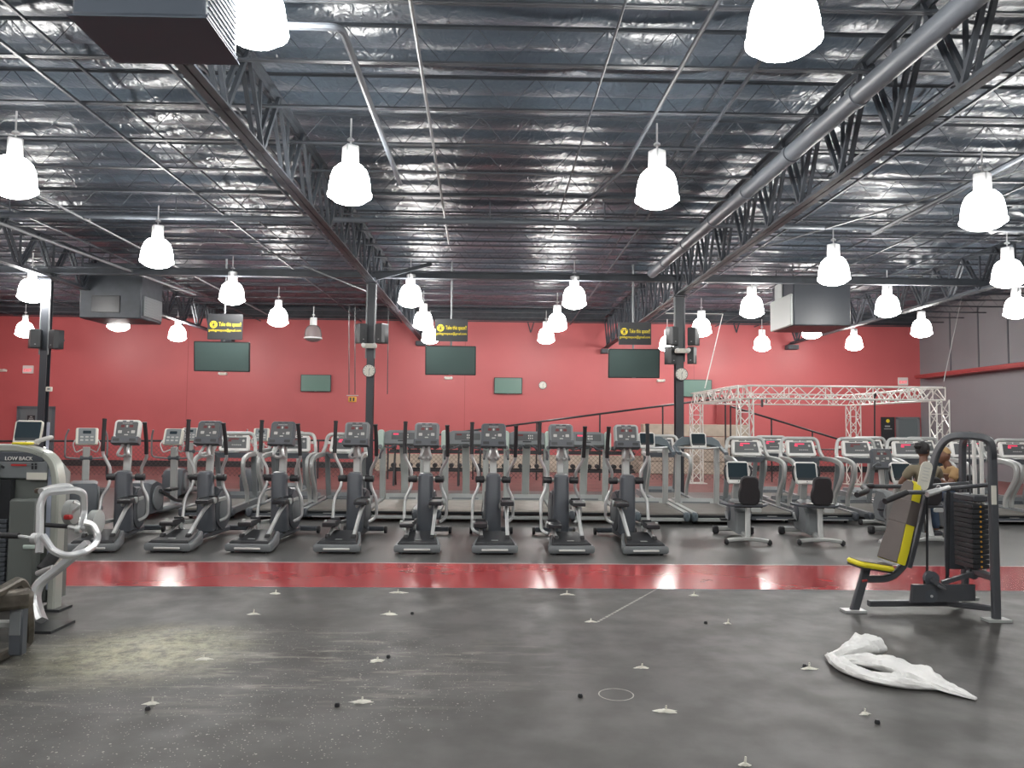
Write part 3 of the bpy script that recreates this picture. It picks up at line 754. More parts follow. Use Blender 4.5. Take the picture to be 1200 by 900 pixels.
def make_elliptical(ph, housing='dgrey', name='elliptical_trainer', cons='mgrey'):
    t = empty(name); t['category'] = 'elliptical trainer'
    # low moulded base step nearest the user, then the floor rail to the front stabiliser
    b = MB().prism([(-.29, 0), (.29, 0), (.29, .10), (.25, .30), (.18, .60), (-.18, .60), (-.25, .30), (-.29, .10)], .022, .115, 'z', bev=.022)
    rise = lambda q: [(v[0], v[1], v[2]+(.16*max(0, v[1]-.05) if v[2] > .08 else 0)) for v in q.v]
    b.v = rise(b); base = b.build('base_step', 'mgrey', t)
    pd_ = MB().prism([(-.25, .03), (.25, .03), (.215, .28), (.15, .55), (-.15, .55), (-.215, .28)], .10, .150, 'z', bev=.03); pd_.v = rise(pd_); pd_.build('step_pad', 'board', base)
    MB().box((0, -.010, .062), (.33, .022, .024), bev=.006).build('trim_bar', 'white', base)
    MB().box((0, .12, .164), (.085, .04, .006)).build('badge_plate', 'lgrey', base)
    for x in (-.21, .21): MB().lathe([(.022, 0), (.022, .03)], (x, .05, 0), 10).build('levelling_foot', 'blackp', base)
    MB().box((0, .95, .085), (.15, 1.6, .07), bev=.015).build('floor_rail', 'dgrey', t)
    mb = MB().box((0, 1.86, .075), (.56, .09, .07), bev=.015); mb.build('front_stabiliser', 'dgrey', t)
    for s in (-1, 1): MB().disc((s*.30, 1.86, .055), .052, .04, 'x', 16).build('transport_wheel', 'black', t)
    # drive housing: tower in front of the wheel discs
    R = Matrix.Rotation(math.radians(5), 4, 'X')
    mb = MB().prism(rrect(.235, .21, .075, 5), .0, .84, 'z', bev=.03)
    for i, v in enumerate(mb.v):       # waisted tower
        z = v[2]; k = 1.0 - .16*min(1, max(0, (z-.1)/.75)); mb.v[i] = (v[0]*k, v[1]*k, z)
    mb.xf(Matrix.Translation((0, 1.10, .11)) @ R)
    tw = mb.build('tower_cover', housing, t)
    m2 = MB().box((-.005, .985, .83), (.028, .01, .085), bev=.003); m2.build('badge_plate', 'key', tw)
    MB().prism([(.0, .0), (.30, -.02), (.42, .12), (.42, .42), (.30, .60), (.05, .62)], -.09, .09, 'x', c=(0, 1.2, .10), bev=.03).build('drive_housing', housing, t)
    for s in (-1, 1):
        d = MB().disc((s*.095, 1.42, .40), .275, .035, 'x', 28, .08).build('wheel_cover', 'dgrey', t)
        MB().disc((s*.116, 1.42, .40), .175, .012, 'x', 24).build('crank_ring', 'mgrey', d)
    # neck and console
    mb = MB().rtube([(0, 1.14, .88), (0, 1.17, 1.12), (0, 1.13, 1.40)], .10, .06, fil=.08, up=(0, 1, 0)); mb.build('neck', 'silver', t)
    console_on(t, .28, (0, 1.10, 1.50), cons)
    # fixed pulse grips under the console
    for s in (-1, 1):
        MB().tube([(s*.035, 1.10, 1.33), (s*.045, 1.00, 1.25), (s*.075, .96, 1.17), (s*.055, 1.09, 1.14), (s*.02, 1.15, 1.16)], .019, 8, fil=.04).build('pulse_grip', 'bright', t)
    # pivot tube
    MB().tube([(-.2, 1.12, .86), (.2, 1.12, .86)], .028, 10).build('pivot_axle', 'silver', t)
    # moving arms: one forward, one back
    for s in (-1, 1):
        a = ph*s*.16
        R = Matrix.Translation((0, 1.12, .86)) @ Matrix.Rotation(a, 4, 'X') @ Matrix.Translation((0, -1.12, -.86))
        up = MB().tube([(s*.205, 1.12, .86), (s*.205, 1.10, .98), (s*.30, 1.05, 1.16), (s*.30, 1.03, 1.22)], .022, 8, fil=.06)
        up.xf(R); arm = up.build('moving_arm', 'bright', t)
        g = MB().tube([(s*.30, 1.03, 1.20), (s*.305, 1.02, 1.40), (s*.30, .985, 1.63)], .027, 10, fil=.1).lathe([(.031, 0), (.031, .02)], (s*.30, .985, 1.625), 10); g.xf(R); g.build('hand_grip', 'black', arm)
        lo = MB().tube([(s*.205, 1.12, .86), (s*.205, 1.11, .74), (s*.285, 1.10, .58), (s*.285, 1.07, .24+.08*ph*s), (s*.19, 1.00, .20+.08*ph*s)], .022, 8, fil=.07); lo.xf(R); lo.build('lower_arm', 'bright', arm)
        c = MB().lathe([(.03, -.065), (.05, -.055), (.05, .055), (.03, .065)], (s*.185, 1.12, .86), 14, 'x'); c.build('pivot_cap', 'blackp', t)
        # pedal, its link and the rail that runs down to the base
        pz = .43 + ph*s*.13; py = .60 + ph*s*.12
        pe = MB().prism([(-.085, -.18), (.085, -.18), (.095, .12), (.07, .20), (-.07, .20), (-.095, .12)], -.01, .045, 'z', c=(s*.175, py, pz), bev=.012)
        pe.box((s*.175-s*.08, py, pz+.035), (.012, .30, .05), bev=.004).box((s*.175, py+.175, pz+.04), (.13, .02, .06), bev=.006)
        pd = pe.build('foot_pedal', 'blackp', t)
        MB().disc((s*.175+.085*s, py+.02, pz+.02), .042, .035, 'x', 14).build('pedal_pivot', 'lgrey', pd); MB().disc((s*.175-.085*s, py+.05, pz-.03), .04, .03, 'x', 14).build('pedal_pivot', 'lgrey', pd)
        q = MB().rtube([(s*.175, py+.10, pz-.02), (s*.17, py-.10, pz-.10), (s*.165, .23, .19)], .045, .045, fil=.06); q.build('pedal_rail', 'bright', t)
        MB().disc((s*.165, .22, .175), .04, .05, 'x', 16).build('rail_roller', 'black', t)
        MB().rtube([(s*.175, py+.10, pz-.01), (s*.17, 1.40-.1*ph*s, .40+.16*ph*s)], .035, .05).build('crank_link', 'lgrey', t)
    return t

# ------------------------------------------------------------------ treadmills
def deck(t, w, L, m_side, m_belt, rear_m='dgrey', zt=.20, hood_m='lgrey', hood_l=.62, hood_h=.34, stripe=False):
    """running deck from y=0 (rear end, nearest the camera) to y=L"""
    for s in (-1, 1):
        MB().prism([(.02, .09), (L, .13), (L, zt+.05), (.05, zt+.0)], s*w/2-.055*s, s*w/2+.03*s, 'x', bev=.012).build('side_rail', m_side, t)
        MB().box((s*(w/2-.01), .075, .13), (.10, .20, .15), bev=.03).build('rear_end_cap', rear_m, t)
    MB().box((0, L*.45, zt-.055), (w-.12, L*.85, .035)).build('deck_board', 'blackp', t)
    b = MB().prism([(.06, zt-.055), (.035, zt-.035), (.05, zt-.012), (L-.4, zt+.02), (L-.4, zt-.02)], -w/2+.075, w/2-.075, 'x'); b.build('running_belt', m_belt, t)
    MB().tube([(-w/2+.07, .075, zt-.05), (w/2-.07, .075, zt-.05)], .036, 12).build('rear_roller', 'blackp', t)
    MB().box((0, .05, .085), (w-.1, .05, .06), bev=.01).build('rear_cross_member', 'lgrey' if not stripe else 'dgrey', t)
    if stripe:
        MB().box((0, .018, .072), (w*.66, .012, .016)).box((0, .018, .125), (w*.2, .012, .01)).build('rear_stripe', 'bright', t)
    MB().prism([(0, .10), (.02, hood_h*.72), (.14, hood_h), (hood_l*.8, hood_h-.03), (hood_l, .10)], -w/2+.06, w/2-.06, 'x', c=(0, L-hood_l*.85, 0), bev=.035).build('motor_hood', hood_m, t)
    MB().box((0, L-hood_l*.85+.02, hood_h*.62), (w*.62, .02, hood_h*.42), rot=(-.35, 0, 0), bev=.01).build('hood_face', 'mgrey' if hood_m != 'mgrey' else 'dgrey', t)
    for s in (-1, 1):
        for y in (.30, L-.15): MB().lathe([(.03, 0), (.03, .12)], (s*(w/2-.06), y, 0), 10).build('levelling_foot', 'blackp', t)

def make_treadmill_wide(led='led'):
    """wide grey console with side pods"""
    t = empty('treadmill'); t['category'] = 'treadmill'; w = .80; L = 2.0
    deck(t, w, L, 'lgrey', 'belt2', hood_m='lgrey', zt=.22)
    for s in (-1, 1):
        MB().rtube([(s*.37, 1.52, .16), (s*.375, 1.47, 1.22)], .11, .085, up=(0, 1, 0)).build('upright', 'lgrey', t)
        p = MB().prism(rrect(.115, .36, .055, 6), -.12, .03, 'y', c=(s*.385, 1.34, 1.345), bev=.02)
        pod = p.build('side_pod', 'greentint', t)
        MB().disc((s*.385, 1.218, 1.22), .038, .012, 'y', 18).build('cup_ring', 'mgrey', pod)
        MB().tube([(s*.33, 1.36, 1.22), (s*.20, 1.16, 1.19), (s*.06, 1.10, 1.27)], .017, 8, fil=.08).build('handlebar', 'dgrey', t)
        MB().tube([(s*.37, 1.47, 1.14), (s*.37, 1.15, 1.08), (s*.35, .95, 1.02)], .022, 8, fil=.08).build('side_rail_grip', 'dgrey', t)
    T = Matrix.Translation((0, 1.36, 1.38)) @ Matrix.Rotation(-.35, 4, 'X')
    pl = [(-.34, -.13), (.34, -.13), (.34, .10), (.24, .14), (-.24, .14), (-.34, .10)]
    c = MB().prism(pl, -.03, .08, 'y', bev=.02).xf(T).build('console_housing', 'mgrey', t)
    MB().prism(rrect(.24, .13, .01, 2, -.08, .02), -.038, -.025, 'y').prism(rrect(.22, .13, .01, 2, .16, .02), -.036, -.025, 'y').xf(T).build('keypad', 'panel', c)
    MB().prism(rrect(.10, .03, .005, 1, -.12, .055), -.042, -.03, 'y').xf(T).build('led_display', led, c)
    mb = MB()
    for i in range(3):
        for j in range(2): mb.prism(rrect(.015, .028, .003, 1, .03+i*.035, .045-j*.05), -.044, -.03, 'y')
    mb.xf(T).build('keys', 'white', c)
    MB().prism(rrect(.16, .022, .01, 2, 0, -.07), -.04, -.025, 'y').xf(T).build('speed_bar', 'blackp', c)
    MB().box((0, 1.42, 1.24), (.12, .10, .08), bev=.02).build('console_mount', 'dgrey', t)
    MB().rtube([(0, 1.85, .28), (0, 1.80, .7), (0, 1.48, 1.26)], .14, .05, fil=.2, up=(0, 1, 0)).build('front_brace', 'lgrey', t)
    return t

def make_treadmill_arch(screen='led'):
    """silver tube arch over a white framed console, S-shaped uprights"""
    t = empty('treadmill'); t['category'] = 'treadmill'; w = .82; L = 2.0
    deck(t, w, L, 'mgrey', 'belt', hood_m='mgrey', stripe=True)
    arch = [(-.41, 1.24, 1.03), (-.375, 1.38, 1.16), (-.33, 1.42, 1.43), (.33, 1.42, 1.43), (.375, 1.38, 1.16), (.41, 1.24, 1.03)]
    MB().rtube(arch, .06, .055, fil=.10, up=(0, 0, 1)).build('console_arch', 'silver', t)
    for s in (-1, 1):
        MB().rtube([(s*.39, 1.36, 1.06), (s*.41, .85, 1.05), (s*.42, .55, .98), (s*.42, .56, .76), (s*.41, .86, .38), (s*.41, .86, .18)], .085, .06, fil=.13, up=(1, 0, 0)).build('upright', 'silver', t)
        MB().rtube([(s*.33, 1.60, .20), (s*.33, 1.42, .9), (s*.34, 1.42, 1.10)], .09, .05, fil=.2, up=(0, 1, 0)).build('rear_upright', 'mgrey', t)
        MB().box((s*.33, 1.40, 1.27), (.10, .04, .05), bev=.01).build('arch_clamp', 'white', t)
    T = Matrix.Translation((0, 1.36, 1.25)) @ Matrix.Rotation(-.35, 4, 'X')
    c = MB().prism([(-.285, -.12), (-.25, -.165), (.25, -.165), (.285, -.12), (.26, .12), (.235, .155), (-.235, .155), (-.26, .12)], -.02, .05, 'y', bev=.02).xf(T).build('console_housing', 'white', t)
    MB().prism([(-.225, -.105), (.225, -.105), (.205, .105), (-.205, .105)], -.028, -.015, 'y').xf(T).build('keypad', 'panel', c)
    MB().prism(rrect(.18, .022, .004, 1, -.02, .07), -.033, -.02, 'y').prism(rrect(.06, .03, .004, 1, -.09, .035), -.033, -.02, 'y').xf(T).build('led_display', screen, c)
    mb = MB()
    for i in range(5): mb.prism(rrect(.03, .014, .004, 1, -.03+i*.036, -.045), -.032, -.02, 'y')
    mb.prism(rrect(.045, .045, .02, 3, .16, .035), -.032, -.02, 'y').xf(T).build('keys', 'key', c)
    for x in (-.07, .07): MB().prism(rrect(.12, .014, .005, 1, x, .13), -.026, -.015, 'y').xf(T).build('vent_slot', 'blackp', c)
    MB().prism([(-.33, 0), (.33, 0), (.25, -.10), (-.25, -.10)], 0, .22, 'y', c=(0, 1.20, 1.08), bev=.02).build('accessory_tray', 'dgrey', t)
    MB().tube([(-.12, 1.20, 1.09), (-.08, 1.12, 1.09), (.08, 1.12, 1.09), (.12, 1.20, 1.09)], .012, 6, fil=.03).build('pulse_bar', 'bright', t)
    return t

def make_treadmill_screen():
    """curved blue-grey console hood with a white framed screen"""
    t = empty('treadmill'); t['category'] = 'treadmill'; w = .84; L = 2.0
    deck(t, w, L, 'lgrey', 'belt', rear_m='bgrey', hood_m='lgrey', hood_h=.30)
    pl = [(-.44, -.10), (-.40, .02), (-.28, .10), (.28, .10), (.40, .02), (.46, -.12), (.36, -.09), (.22, -.05), (-.22, -.05), (-.36, -.08)]
    T = Matrix.Translation((0, 1.42, 1.34)) @ Matrix.Rotation(-.3, 4, 'X')
    MB().prism(pl, -.05, .07, 'y', bev=.02).xf(T).build('console_hood', 'bgrey', t)
    for s in (-1, 1):
        MB().rtube([(s*.36, 1.46, .20), (s*.36, 1.42, .8), (s*.36, 1.43, 1.30)], .10, .07, up=(0, 1, 0)).build('upright', 'silver', t)
        MB().rtube([(s*.42, 1.42, 1.27), (s*.43, 1.15, 1.17), (s*.42, 1.0, 1.15)], .07, .05, fil=.12, up=(0, 0, 1)).build('side_rail_grip', 'bgrey', t)
    MB().tube([(-.38, 1.36, 1.25), (-.15, 1.20, 1.24), (.15, 1.20, 1.24), (.38, 1.36, 1.25)], .017, 8, fil=.08).build('pulse_bar', 'bright', t)
    screen_unit(t, (0, 1.33, 1.38), .30, .30, .30)
    return t

def screen_unit(t, c, w, h, tilt, frame='white', back='mgrey'):
    T = Matrix.Translation(Vector(c)) @ Matrix.Rotation(-tilt, 4, 'X')
    pl = [(-w/2+.03, -h/2), (w/2-.03, -h/2), (w/2-.005, -h/2+.04), (w/2, h/2-.03), (w/2-.04, h/2), (-w/2+.04, h/2), (-w/2, h/2-.03), (-w/2+.005, -h/2+.04)]
    f = MB().prism(pl, 0, .045, 'y', bev=.012).xf(T).build('screen_frame', frame, t)
    MB().prism(rrect(w-.05, h-.11, .012, 2, 0, .028), -.006, .004, 'y').xf(T).build('screen', 'screen', f)
    MB().prism(rrect(w-.07, .035, .006, 2, 0, -h/2+.075), -.010, .002, 'y').prism(rrect(.014, .014, .004, 1, 0, -h/2+.032), -.012, .002, 'y').xf(T).build('button_row', 'blackp', f)
    MB().prism(rrect(.075, .03, .01, 2, 0, -h/2+.03), -.009, .002, 'y').xf(T).build('key_pad', frame, f)
    MB().prism(rrect(w-.06, h-.06, .03, 3), .04, .10, 'y', bev=.02).xf(T).build('rear_shell', back, f)
    return f

# ------------------------------------------------------------------ recumbent and upright bikes
def make_recumbent(frame='white'):
    t = empty('exercise_bike'); t['category'] = 'exercise bike'
    # rear stabiliser: flattened curved silver bar, origin under its middle
    MB().rtube([(-.28, .02, .055), (-.1, 0, .085), (.1, 0, .085), (.28, .02, .055)], .06, .05, fil=.1, up=(0, 0, 1)).build('rear_stabiliser', 'silver', t)
    for s in (-1, 1): MB().box((s*.29, .02, .04), (.06, .09, .08), bev=.02).build('rubber_foot', 'black', t)
    MB().rtube([(0, .02, .09), (.02, .12, .26), (.03, .16, .50)], .07, .05, fil=.1, up=(0, 1, 0)).build('seat_post', 'silver', t)
    MB().rtube([(0, .0, .09), (0, .5, .12), (0, 1.12, .10)], .07, .07, fil=.2, up=(0, 0, 1)).build('floor_beam', 'silver', t)
    MB().rtube([(-.24, 1.14, .08), (.24, 1.14, .08)], .07, .07).build('front_stabiliser', 'silver', t)
    for s in (-1, 1): MB().box((s*.26, 1.14, .06), (.09, .10, .12), bev=.02).build('rubber_foot', 'black', t)
    sh = [(.32, .10), (1.02, .10), (1.10, .30), (1.02, .50), (.86, .56), (.55, .52), (.36, .40)]
    MB().prism(sh, -.105, .105, 'x', bev=.04).build('drive_housing', 'mgrey', t)
    for s in (-1, 1):
        d = MB().disc((s*.115, .86, .36), .13, .025, 'x', 24).build('crank_cover', 'dgrey', t)
        a = .6 if s > 0 else .6+PI
        y, z = .86+.17*math.cos(a), .36+.17*math.sin(a)
        MB().bar((s*.15, .86, .36), (s*.16, y, z), .03, .02).build('crank_arm', 'bright', d)
        MB().box((s*.21, y, z), (.10, .10, .035), bev=.01).build('pedal', 'black', t)
    MB().rtube([(0, .92, .50), (0, .86, .72), (0, .80, .84)], .09, .07, fil=.1, up=(0, 1, 0)).build('console_post', 'silver', t)
    screen_unit(t, (0, .72, .96), .33, .34, .32, frame)
    for s in (-1, 1): MB().tube([(s*.05, .80, .80), (s*.17, .74, .84), (s*.20, .72, .98), (s*.17, .74, 1.06)], .013, 7, fil=.05).build('front_grip', 'blackp', t)
    # seat pan, side levers, backrest
    st = MB().prism([(-.20, -.12), (.20, -.12), (.21, .10), (.15, .25), (-.15, .25), (-.21, .10)], 0, .06, 'z', c=(.03, .22, .50), bev=.02).build('seat', 'blackp', t)
    MB().rtube([(-.32, .30, .545), (-.24, .10, .53), (.24, .10, .53), (.32, .30, .545)], .05, .03, fil=.08, up=(0, 0, 1)).build('seat_handle', 'dgrey', t)
    lv = MB().prism(rrect(.14, .06, .02, 3, .12, .48), -.02, .01, 'y', c=(0, .05, 0), bev=.006).build('adjuster_lever', 'lgrey', t)
    pl = [(-.09, -.20), (.09, -.20), (.135, -.16), (.15, -.08), (.148, -.02), (.125, .05), (.125, .13), (.11, .175), (.07, .20), (-.07, .20), (-.11, .175), (-.125, .13), (-.125, .05), (-.148, -.02), (-.15, -.08), (-.135, -.16)]
    T = Matrix.Translation((.03, .05, .745)) @ Matrix.Rotation(.12, 4, 'X')
    MB().prism(pl, -.035, .04, 'y', bev=.022).xf(T).build('backrest', 'black', t)
    mb = MB()
    for s in (-1, 1): mb.tube([(.03+s*.07, .10, .52), (.03+s*.07, .085, .62)], .013, 8)
    mb.build('backrest_stem', 'blackp', t)
    return t

def make_upright():
    t = empty('upright_bike'); t['category'] = 'exercise bike'
    for y in (0, .85):
        MB().rtube([(-.25, y, .06), (.25, y, .06)], .07, .06).build('stabiliser', 'silver', t)
        for s in (-1, 1): MB().box((s*.26, y, .05), (.06, .09, .09), bev=.02).build('rubber_foot', 'black', t)
    MB().rtube([(0, 0, .08), (0, .85, .08)], .07, .06).build('floor_beam', 'silver', t)
    MB().prism([(.12, .10), (.72, .10), (.80, .35), (.66, .62), (.40, .60), (.2, .45)], -.09, .09, 'x', bev=.04).build('drive_housing', 'mgrey', t)
    for s in (-1, 1):
        d = MB().disc((s*.105, .42, .32), .14, .02, 'x', 22).build('crank_cover', 'dgrey', t)
        MB().box((s*.19, .42+.14*s, .32), (.10, .10, .035), bev=.01).build('pedal', 'black', t)
    MB().rtube([(0, .25, .45), (0, .16, .85)], .05, .05, up=(0, 1, 0)).build('seat_post', 'silver', t)
    MB().prism([(-.11, -.10), (.11, -.10), (.10, .0), (.03, .17), (-.03, .17), (-.10, .0)], 0, .07, 'z', c=(0, .14, .86), bev=.025).build('saddle', 'black', t)
    MB().rtube([(0, .60, .55), (0, .66, 1.0)], .08, .06, up=(0, 1, 0)).build('console_post', 'silver', t)
    console_on(t, .3, (0, .62, 1.15), 'dgrey')
    for s in (-1, 1): MB().tube([(s*.04, .64, 1.0), (s*.18, .58, .98), (s*.24, .40, 1.02), (s*.2, .32, 1.08)], .015, 8, fil=.07).build('handlebar', 'mgrey', t)
    return t

# ------------------------------------------------------------------ rear drive cross trainer (left, second row)
def make_cross():
    t = empty('cross_trainer'); t['category'] = 'cross trainer'
    sh = [(0, .06), (.62, .06), (.62, .40), (.52, .58), (.30, .64), (.08, .60), (0, .45)]
    h = MB().prism(sh, -.20, .20, 'x', bev=.05).build('drive_housing', 'dgrey', t)
    for s in (-1, 1):
        MB().disc((s*.215, .32, .34), .20, .04, 'x', 26).build('crank_disc', 'mgrey', h)
        MB().rtube([(s*.26, .30, .46), (s*.20, 1.10, .22), (s*.20, 1.35, .18)], .06, .05, fil=.2, up=(0, 0, 1)).build('ramp_arm', 'blackp', t)
        MB().prism([(-.07, -.17), (.07, -.17), (.08, .14), (-.08, .14)], 0, .05, 'z', c=(s*.25, .80, .42), bev=.015).build('foot_pedal', 'black', t)
        MB().tube([(s*.07, 1.50, .95), (s*.30, 1.45, .97), (s*.33, 1.30, 1.0), (s*.33, 1.28, 1.35), (s*.28, 1.22, 1.48)], .016, 8, fil=.08).build('moving_arm', 'mgrey', t)
        MB().tube([(s*.06, 1.50, 1.12), (s*.17, 1.40, 1.06), (s*.22, 1.38, 1.22), (s*.16, 1.44, 1.32)], .012, 7, fil=.05).build('fixed_grip', 'silver', t)
    MB().box((0, 1.0, .10), (.40, .95, .09), bev=.03).build('ramp_base', 'mgrey', t)
    MB().rtube([(-.30, 1.62, .05), (.30, 1.62, .05)], .08, .07).build('front_stabiliser', 'mgrey', t)
    MB().rtube([(0, 1.55, .1), (0, 1.52, .7), (0, 1.50, 1.16)], .12, .09, up=(0, 1, 0)).build('console_post', 'silver', t)
    MB().tube([(-.1, 1.50, .96), (.1, 1.50, .96)], .045, 12).build('arm_axle', 'dgrey', t)
    T = Matrix.Translation((0, 1.42, 1.36)) @ Matrix.Rotation(-.35, 4, 'X')
    c = MB().prism(rrect(.36, .32, .03, 3), 0, .06, 'y', bev=.015).xf(T).build('console_housing', 'cream', t)
    MB().prism(rrect(.27, .29, .015, 2), -.01, .002, 'y', bev=.003).xf(T).build('keypad', 'mgrey', c)
    MB().prism(rrect(.13, .055, .006, 1, 0, .07), -.016, -.005, 'y').xf(T).build('display', 'screen', c)
    mb = MB()
    for i in range(3):
        for j in range(2): mb.prism(rrect(.05, .03, .006, 1, -.08+i*.08, -.02-j*.06), -.015, -.005, 'y')
    mb.xf(T).build('keys', 'key', c)
    return t

def make_stepper():
    """climber with a big pale framed console, far left"""
    t = empty('stair_climber'); t['category'] = 'stair climber'
    MB().box((0, .55, .09), (.62, 1.1, .14), bev=.04).build('base_frame', 'mgrey', t)
    MB().prism([(.2, .12), (1.0, .12), (.98, .75), (.75, .85), (.35, .40)], -.24, .24, 'x', bev=.05).build('body_cover', 'dgrey', t)
    for s in (-1, 1):
        MB().box((s*.13, .30, .26+.08*s), (.2, .34, .06), bev=.02).build('step_pedal', 'black', t)
        MB().rtube([(s*.27, .95, .35), (s*.24, .92, .95), (s*.17, .86, 1.22)], .10, .035, fil=.2, up=(0, 1, 0)).build('side_plate', 'lgrey', t)
        MB().tube([(s*.25, .90, 1.05), (s*.30, .55, 1.12), (s*.30, .40, 1.10)], .02, 8, fil=.1).build('side_rail_grip', 'dgrey', t)
        MB().tube([(s*.08, .86, 1.17), (s*.2, .70, 1.16), (s*.26, .66, 1.25)], .018, 8, fil=.06).build('front_grip', 'bright', t)
    MB().rtube([(.25, .80, .95), (.27, .74, 1.60)], .035, .03).build('grip_post', 'bluepl', t)
    screen_unit(t, (0, .80, 1.46), .36, .36, .35, 'cream', 'lgrey')
    return t

def build_machines():
    R = math.radians
    used = {}
    # front row of eight ellipticals
    pa, pb, pc = make_elliptical(1), make_elliptical(-1, cons='lgrey'), make_elliptical(1, cons='dgrey')
    pd = make_elliptical(1, cons='white')
    X0 = [(205, pc, -3.6), (297, pc, -4.8), (399, pa, -1.4), (492, pa, 0), (582, pc, 1.8), (671.5, pa, 2.7), (758, pb, 3.2)]
    words = ['front row elliptical trainer second from the left, standing before a pale cross trainer', 'front row elliptical trainer with the darkest console, third from the left',
             'front row elliptical trainer directly in front of the column with two speakers', 'front row elliptical trainer under the middle hanging television, fifth console from the left',
             'front row elliptical trainer in the centre, below the small wall television with a greenish reflection', 'front row elliptical trainer just right of the wall clock, next to last of the row',
             'rightmost elliptical trainer of the front row, next to the screen treadmills']
    c = atz(104, 646, 0); used_all = []
    place(pd, used, -4.95, 9.62, R(7), 'leftmost front row elliptical trainer, behind the silver lever machine', 'front row elliptical trainers')
    for (px, P, rz), w in zip(X0, words):
        place(P, used, (px-582)*9.68/900, 9.68, R(rz), w, 'front row elliptical trainers')
    # treadmills
    twd = make_treadmill_wide('leddim'); tw, ta, td, ts = make_treadmill_wide(), make_treadmill_arch('led'), make_treadmill_arch('leddim'), make_treadmill_screen()
    for x, w in ((-1.72, 'wide grey console treadmill, leftmost of its kind, behind the fourth elliptical from the left'), (-.56, 'wide grey console treadmill between the two centre ellipticals, left of centre'),
                 (.57, 'wide grey console treadmill in the centre gap right of the middle elliptical'), (1.67, 'wide grey console treadmill with red lit display, rightmost of its kind')):
        place(twd if abs(x) < 1 else tw, used, x, 12.85, 0, w, 'wide console treadmills')
    for x, P, w in ((-4.83, td, 'silver arch treadmill at far left, white console right of the second elliptical'), (-3.72, td, 'silver arch treadmill behind the darkest elliptical console'),
                 (-2.80, ta, 'silver arch treadmill left of the column with two speakers, behind the ellipticals'), (4.69, ta, 'silver arch treadmill behind the left recumbent bike'),
                 (5.72, ta, 'silver arch treadmill behind the right recumbent bike'), (6.78, td, 'silver arch treadmill with an unlit console, right of the recumbent bikes'),
                 (7.74, ta, 'silver arch treadmill behind the dark upright bike console'), (8.85, ta, 'silver arch treadmill seen through the weight machine arch'),
                 (9.78, ta, 'silver arch treadmill at the right picture edge')):
        place(P, used, x, 13.0, 0, w, 'silver arch treadmills')
    for x, w in ((-4.45, 'far silver arch treadmill, its arch rising behind the darkest elliptical console'), (3.55, 'far silver arch treadmill left of the column with four speakers'),
                 (5.98, 'far silver arch treadmill peeping out between the two bikes'), (8.15, 'far silver arch treadmill right of the unlit console'), (9.3, 'far silver arch treadmill left of the weight machine arch'),
                 (10.5, 'far silver arch treadmill behind the weight machine arch')):
        place(ta, used, x, 15.25 if x != 3.55 else 15.1, 0, w, 'silver arch treadmills')
    for x, w in ((2.77, 'treadmill with a white framed screen and curved hood, left of two'), (3.72, 'treadmill with a white framed screen and curved hood, right of two')):
        place(ts, used, x, 12.75, 0, w, 'screen treadmills')
    # bikes
    rb = make_recumbent()
    place(rb, used, 3.49, 10.62, R(-7), 'recumbent bike, left of the two standing side by side', 'recumbent bikes')
    place(rb, used, 4.50, 10.60, R(-7), 'recumbent bike, right of the two, nearer the person in olive', 'recumbent bikes')
    place(rb, used, 6.14, 10.75, R(3), 'recumbent bike on which the person in olive sits', 'recumbent bikes')
    place(rb, used, 7.06, 11.45, R(0), 'recumbent bike behind the weight machine, under the person in tan', 'recumbent bikes')
    ub = make_upright(); ub.location = (6.42, 12.08, 0); tag(ub, 'upright exercise bike with a dark console behind the yellow edged backrest', 'exercise bike')
    ct = make_cross(); place(ct, used, -6.72, 12.75, R(27), 'cross trainer with pale console, left of the first tall elliptical', 'cross trainers')
    place(ct, used, -5.95, 12.95, R(1), 'cross trainer with pale console, between the first two ellipticals', 'cross trainers')
    place(ct, used, -6.9, 16.6, R(8), 'far cross trainer behind the second elliptical console, against the red wall', 'cross trainers')
    place(ct, used, -5.35, 16.9, R(8), 'far cross trainer whose pale console rises left of the darkest console', 'cross trainers')
    st = make_stepper(); st.location = (-6.4, 10.2, 0); st.rotation_euler = (0, 0, R(14)); tag(st, 'stair climber with a big cream framed screen, behind the silver lever machine', 'stair climber')
